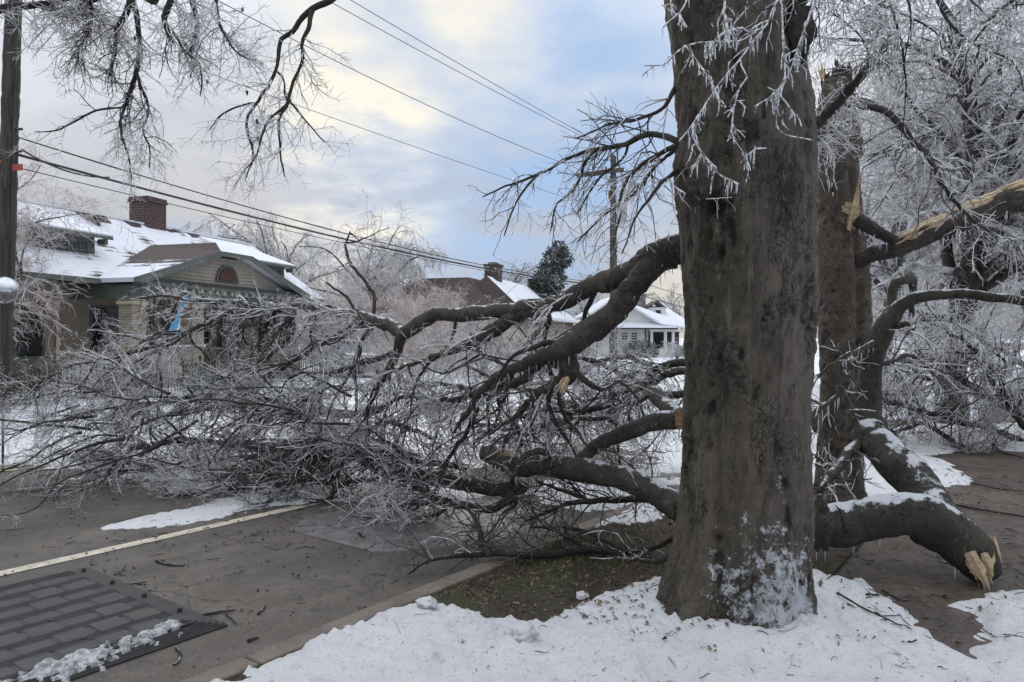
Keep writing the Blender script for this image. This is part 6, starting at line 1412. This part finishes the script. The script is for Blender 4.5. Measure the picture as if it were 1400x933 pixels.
def leaves(name, n, region, size, m, seed):
    k = np.random.default_rng(seed); s = k.uniform(region[0], region[1], n); t = k.uniform(region[2], region[3], n); X = U[0] * s + Nn[0] * t; Y = U[1] * s + Nn[1] * t
    z = surf(X, Y); P = np.stack([X, Y, z + .006], -1); a_ = k.uniform(0, 6.28, n); d = np.stack([np.cos(a_), np.sin(a_), k.normal(size=n) * .35], -1); v = np.stack([-np.sin(a_), np.cos(a_), k.normal(size=n) * .4], -1)
    L_ = size * k.uniform(.5, 1.3, n)[:, None]
    V = np.stack([P - d * L_ * .5, P + v * L_ * .28 + [0, 0, .006], P + d * L_ * .5, P - v * L_ * .28 + [0, 0, .003]], 1).reshape(-1, 3)
    return mk(name, V, np.arange(4 * n).reshape(-1, 4), m, None, False, None, 'stuff')
MT['leaf'] = mat('dead_leaf', (.07, .038, .022), (.22, .15, .09), 30, .8)
MT['grass'] = mat('winter_grass', (.085, .130, .025), (.13, .14, .045), 3, .7)
MT['straw'] = mat('dead_grass', (.10, .075, .045), (.18, .14, .09), 12, .8)
leaves('fallen_leaves', 2200, (3.4, 7.5, KT, -1.3), .032, MT['leaf'], 1); leaves('fallen_leaves', 420, (4.2, 10, -1.25, 1.6), .04, MT['leaf'], 2); leaves('fallen_leaves', 60, (2.6, 5, KT, 1), .022, MT['leaf'], 3)
def grass(name, n, cond, hmin, hmax, m, seed):
    k = np.random.default_rng(seed); s = k.uniform(2.2, 8.5, n); t = k.uniform(KT, -1.25, n); X = U[0] * s + Nn[0] * t; Y = U[1] * s + Nn[1] * t
    keep = cond(X, Y, s, t) & (verge_snow(s, t, X, Y) < verge_z(s, t, X, Y) + .004); X, Y, s, t = X[keep], Y[keep], s[keep], t[keep]; n = len(X)
    P = np.stack([X, Y, verge_z(s, t, X, Y) - .004], -1); h = k.uniform(hmin, hmax, n); d = np.stack([k.normal(size=n) * .6, k.normal(size=n) * .6, np.ones(n)], -1); d = nrm(d) * h[:, None]
    w = np.stack([k.normal(size=n), k.normal(size=n), np.zeros(n)], -1); w = nrm(w) * .0034
    V = np.stack([P - w, P + w, P + d * .6 + w * .7 + [0, 0, .002], P + d], 1).reshape(-1, 3)
    return mk(name, V, np.arange(4 * n).reshape(-1, 4), m, None, False, None, 'stuff')
gp = G(772, 748)[:2]
grass('grass', 60000, lambda X, Y, s, t: 1.3 * np.exp(-((X - gp[0]) / .42) ** 2 - ((Y - gp[1]) / .5) ** 2) + .30 * nz(X, Y, 4) > np.random.default_rng(2).random(X.shape) * .6 + .25, .015, .04, MT['grass'], 5)
grass('grass', 26000, lambda X, Y, s, t: nz(X, Y, 3.0) + .5 * nz(X, Y, 11) > .12, .012, .035, MT['straw'], 6)
grass('grass', 14000, lambda X, Y, s, t: nz(X, Y, 2.2, 4, .5, 4) > .10, .012, .032, MT['grass'], 7)
# single sticks one can point to
def stick(label, pts, r, twigs=(), grp=None):
    P = np.array([G(x, y) for x, y in pts])
    t = P[:, 0] * Nn[0] + P[:, 1] * Nn[1]
    if t.mean() < KT: P = np.array([G(x, y, ZR) for x, y in pts])
    P[:, 2] = surf(P[:, 0], P[:, 1]) + r * .9
    e = empty('fallen_stick', P[0], label, 'stick', grp)
    limb3('shaft', np.c_[P, np.linspace(r, r * .55, len(P))], MT['limb_dark'], e, 7, .2, .015, .003)
    for tw in twigs:
        Q = np.array([G(x, y, 0 if t.mean() > KT else ZR) for x, y in tw]); Q[:, 2] = surf(Q[:, 0], Q[:, 1]) + r * .8
        limb3('twig', np.c_[Q, np.linspace(r * .7, r * .35, len(Q))], MT['limb_dark'], e, 6, .2, .015, .003)
stick('forked dark stick on the snow right of the huge trunk', [(1146, 838), (1180, 852), (1205, 862), (1232, 868)], .007, [[(1205, 862), (1232, 852)], [(1190, 848), (1212, 862), (1205, 870)], [(1160, 845), (1170, 858)]])
stick('short stub of wood on the snow edge right of the forked stick', [(1186, 826), (1203, 822)], .008)
stick('long dark stick curving out of the snow toward the muddy path', [(1207, 806), (1230, 818), (1244, 820)], .007, [[(1230, 818), (1248, 812)]])
stick('splintered dark stick on the road above the speed cushion', [(212, 770), (232, 775), (250, 776)], .009, [[(220, 768), (236, 776)]])
stick('straight stick lying at the far corner of the speed cushion', [(161, 802), (180, 801), (198, 798)], .006)
stick('thick stick beside the near corner of the speed cushion', [(278, 845), (300, 840), (319, 837)], .009, [[(308, 842), (316, 850), (322, 856)]])
stick('small stick on bare asphalt right of the speed cushion', [(352, 842), (362, 832)], .008)
stick('crooked twig on the asphalt between the cushion and the kerb', [(240, 888), (246, 898), (242, 908), (236, 912)], .007)
stick('short chunk of stick against the kerb gutter', [(338, 880), (352, 876)], .011)
stick('stick lying in the slush below the brush heap', [(490, 732), (498, 737)], .012)
stick('thin long stick on the muddy path near the torn butt', [(1306, 690), (1350, 698), (1400, 706), (1440, 712)], .012)
stick('thin twig curving up the path at the right edge', [(1330, 660), (1370, 668), (1420, 672)], .009)
stick('curved icy branch on the snow by the right edge', [(1354, 608), (1370, 618), (1400, 626)], .016)
# snow crumbs by the verge
def crumb(label, x, y, r, sd):
    p = G(x, y, 0); p[2] = surf(np.array([p[0]]), np.array([p[1]]))[0]; e = empty('snow_lump', p, label, 'snow lump'); clump('lump', p + [0, 0, r * .4], r, MT['snow'], e, seed=sd, sq=(1.2, 1, .7))
crumb('small snow lump on the dark soil left of the huge trunk', 796, 816, .032, 3)
crumb('rounded icy lump in the middle of the foreground snow', 716, 893, .06, 5)
crumb('low icy lump at the left edge of the foreground snow', 585, 842, .05, 8)

# ------------------------------------------------------------------ labels of the setting, groups of the repeats
for nm, lb, ct in (("ground", "snowy ground running out to the horizon", "ground"), ("road", "wet brown-grey asphalt road under the fallen crown", "road"),
        ("verge", "dark soil and moss verge round the huge trunk", "verge"), ("verge.001", "snowy verge continuing far down the street", "verge"),
        ("path", "wet muddy path to the right of the trees", "path"), ("lawn", "snowy ground beyond the path on the right", "lawn"), ("lawn.001", "snowy lawns around the houses across the road", "lawn"),
        ("road_line", "worn cream painted line along the near lane of the road", "road marking"), ("road_line.001", "nearer of the two worn yellow centre lines", "road marking"), ("road_line.002", "farther of the two worn yellow centre lines", "road marking"),
        ("snow", "crusty white snow in the foreground round the huge trunk", "snow"), ("snow.001", "littered snow on the verge and path behind the huge trunk", "snow"),
        ("snow.002", "patchy snow on the road under the fallen crown", "snow"), ("snow.003", "snow covering the far stretch of the road", "snow"),
        ("slush", "grey film of slush on the asphalt in front of the brush", "slush"), ("snow.004", "ragged ridge of icy slush on the speed cushion", "snow"),
        ("twig_litter", "scattered broken twigs on the wet road", "twigs"), ("twig_litter.001", "tiny bark chips on the near asphalt", "twigs"), ("twig_litter.002", "fine twig bits on the foreground snow", "twigs"), ("twig_litter.003", "twig debris on the muddy path", "twigs"),
        ("fallen_leaves", "dead brown leaves on the dark verge", "leaves"), ("fallen_leaves.001", "dead leaves on the muddy path", "leaves"), ("fallen_leaves.002", "few brown leaves on the foreground snow", "leaves"),
        ("grass", "bright green grass tuft beside the kerb", "grass"), ("grass.001", "dead straw grass on the verge", "grass"), ("grass.002", "short dull green grass on the verge", "grass")):
    o = bpy.data.objects.get(nm)
    if o: tag(o, lb, ct)
_n = {}
for o in COL.objects:
    if o.parent is None and o.get('category') and not o.get('kind'): _n.setdefault(o.name.split('.')[0], []).append(o)
_g = {'frosted_tree': 'frosted trees', 'frosted_shrub': 'frosted shrubs', 'fallen_limb': 'fallen limbs', 'fallen_brush': 'heaps of fallen brush', 'fallen_stick': 'sticks on the ground', 'snow_lump': 'snow lumps',
      'utility_pole': 'utility poles', 'kerb': 'kerbs', 'evergreen_bush': 'evergreen bushes', 'overhanging_branch': 'overhanging branches'}
for k, v in _n.items():
    if k in _g:
        for o in v: o['group'] = _g[k]
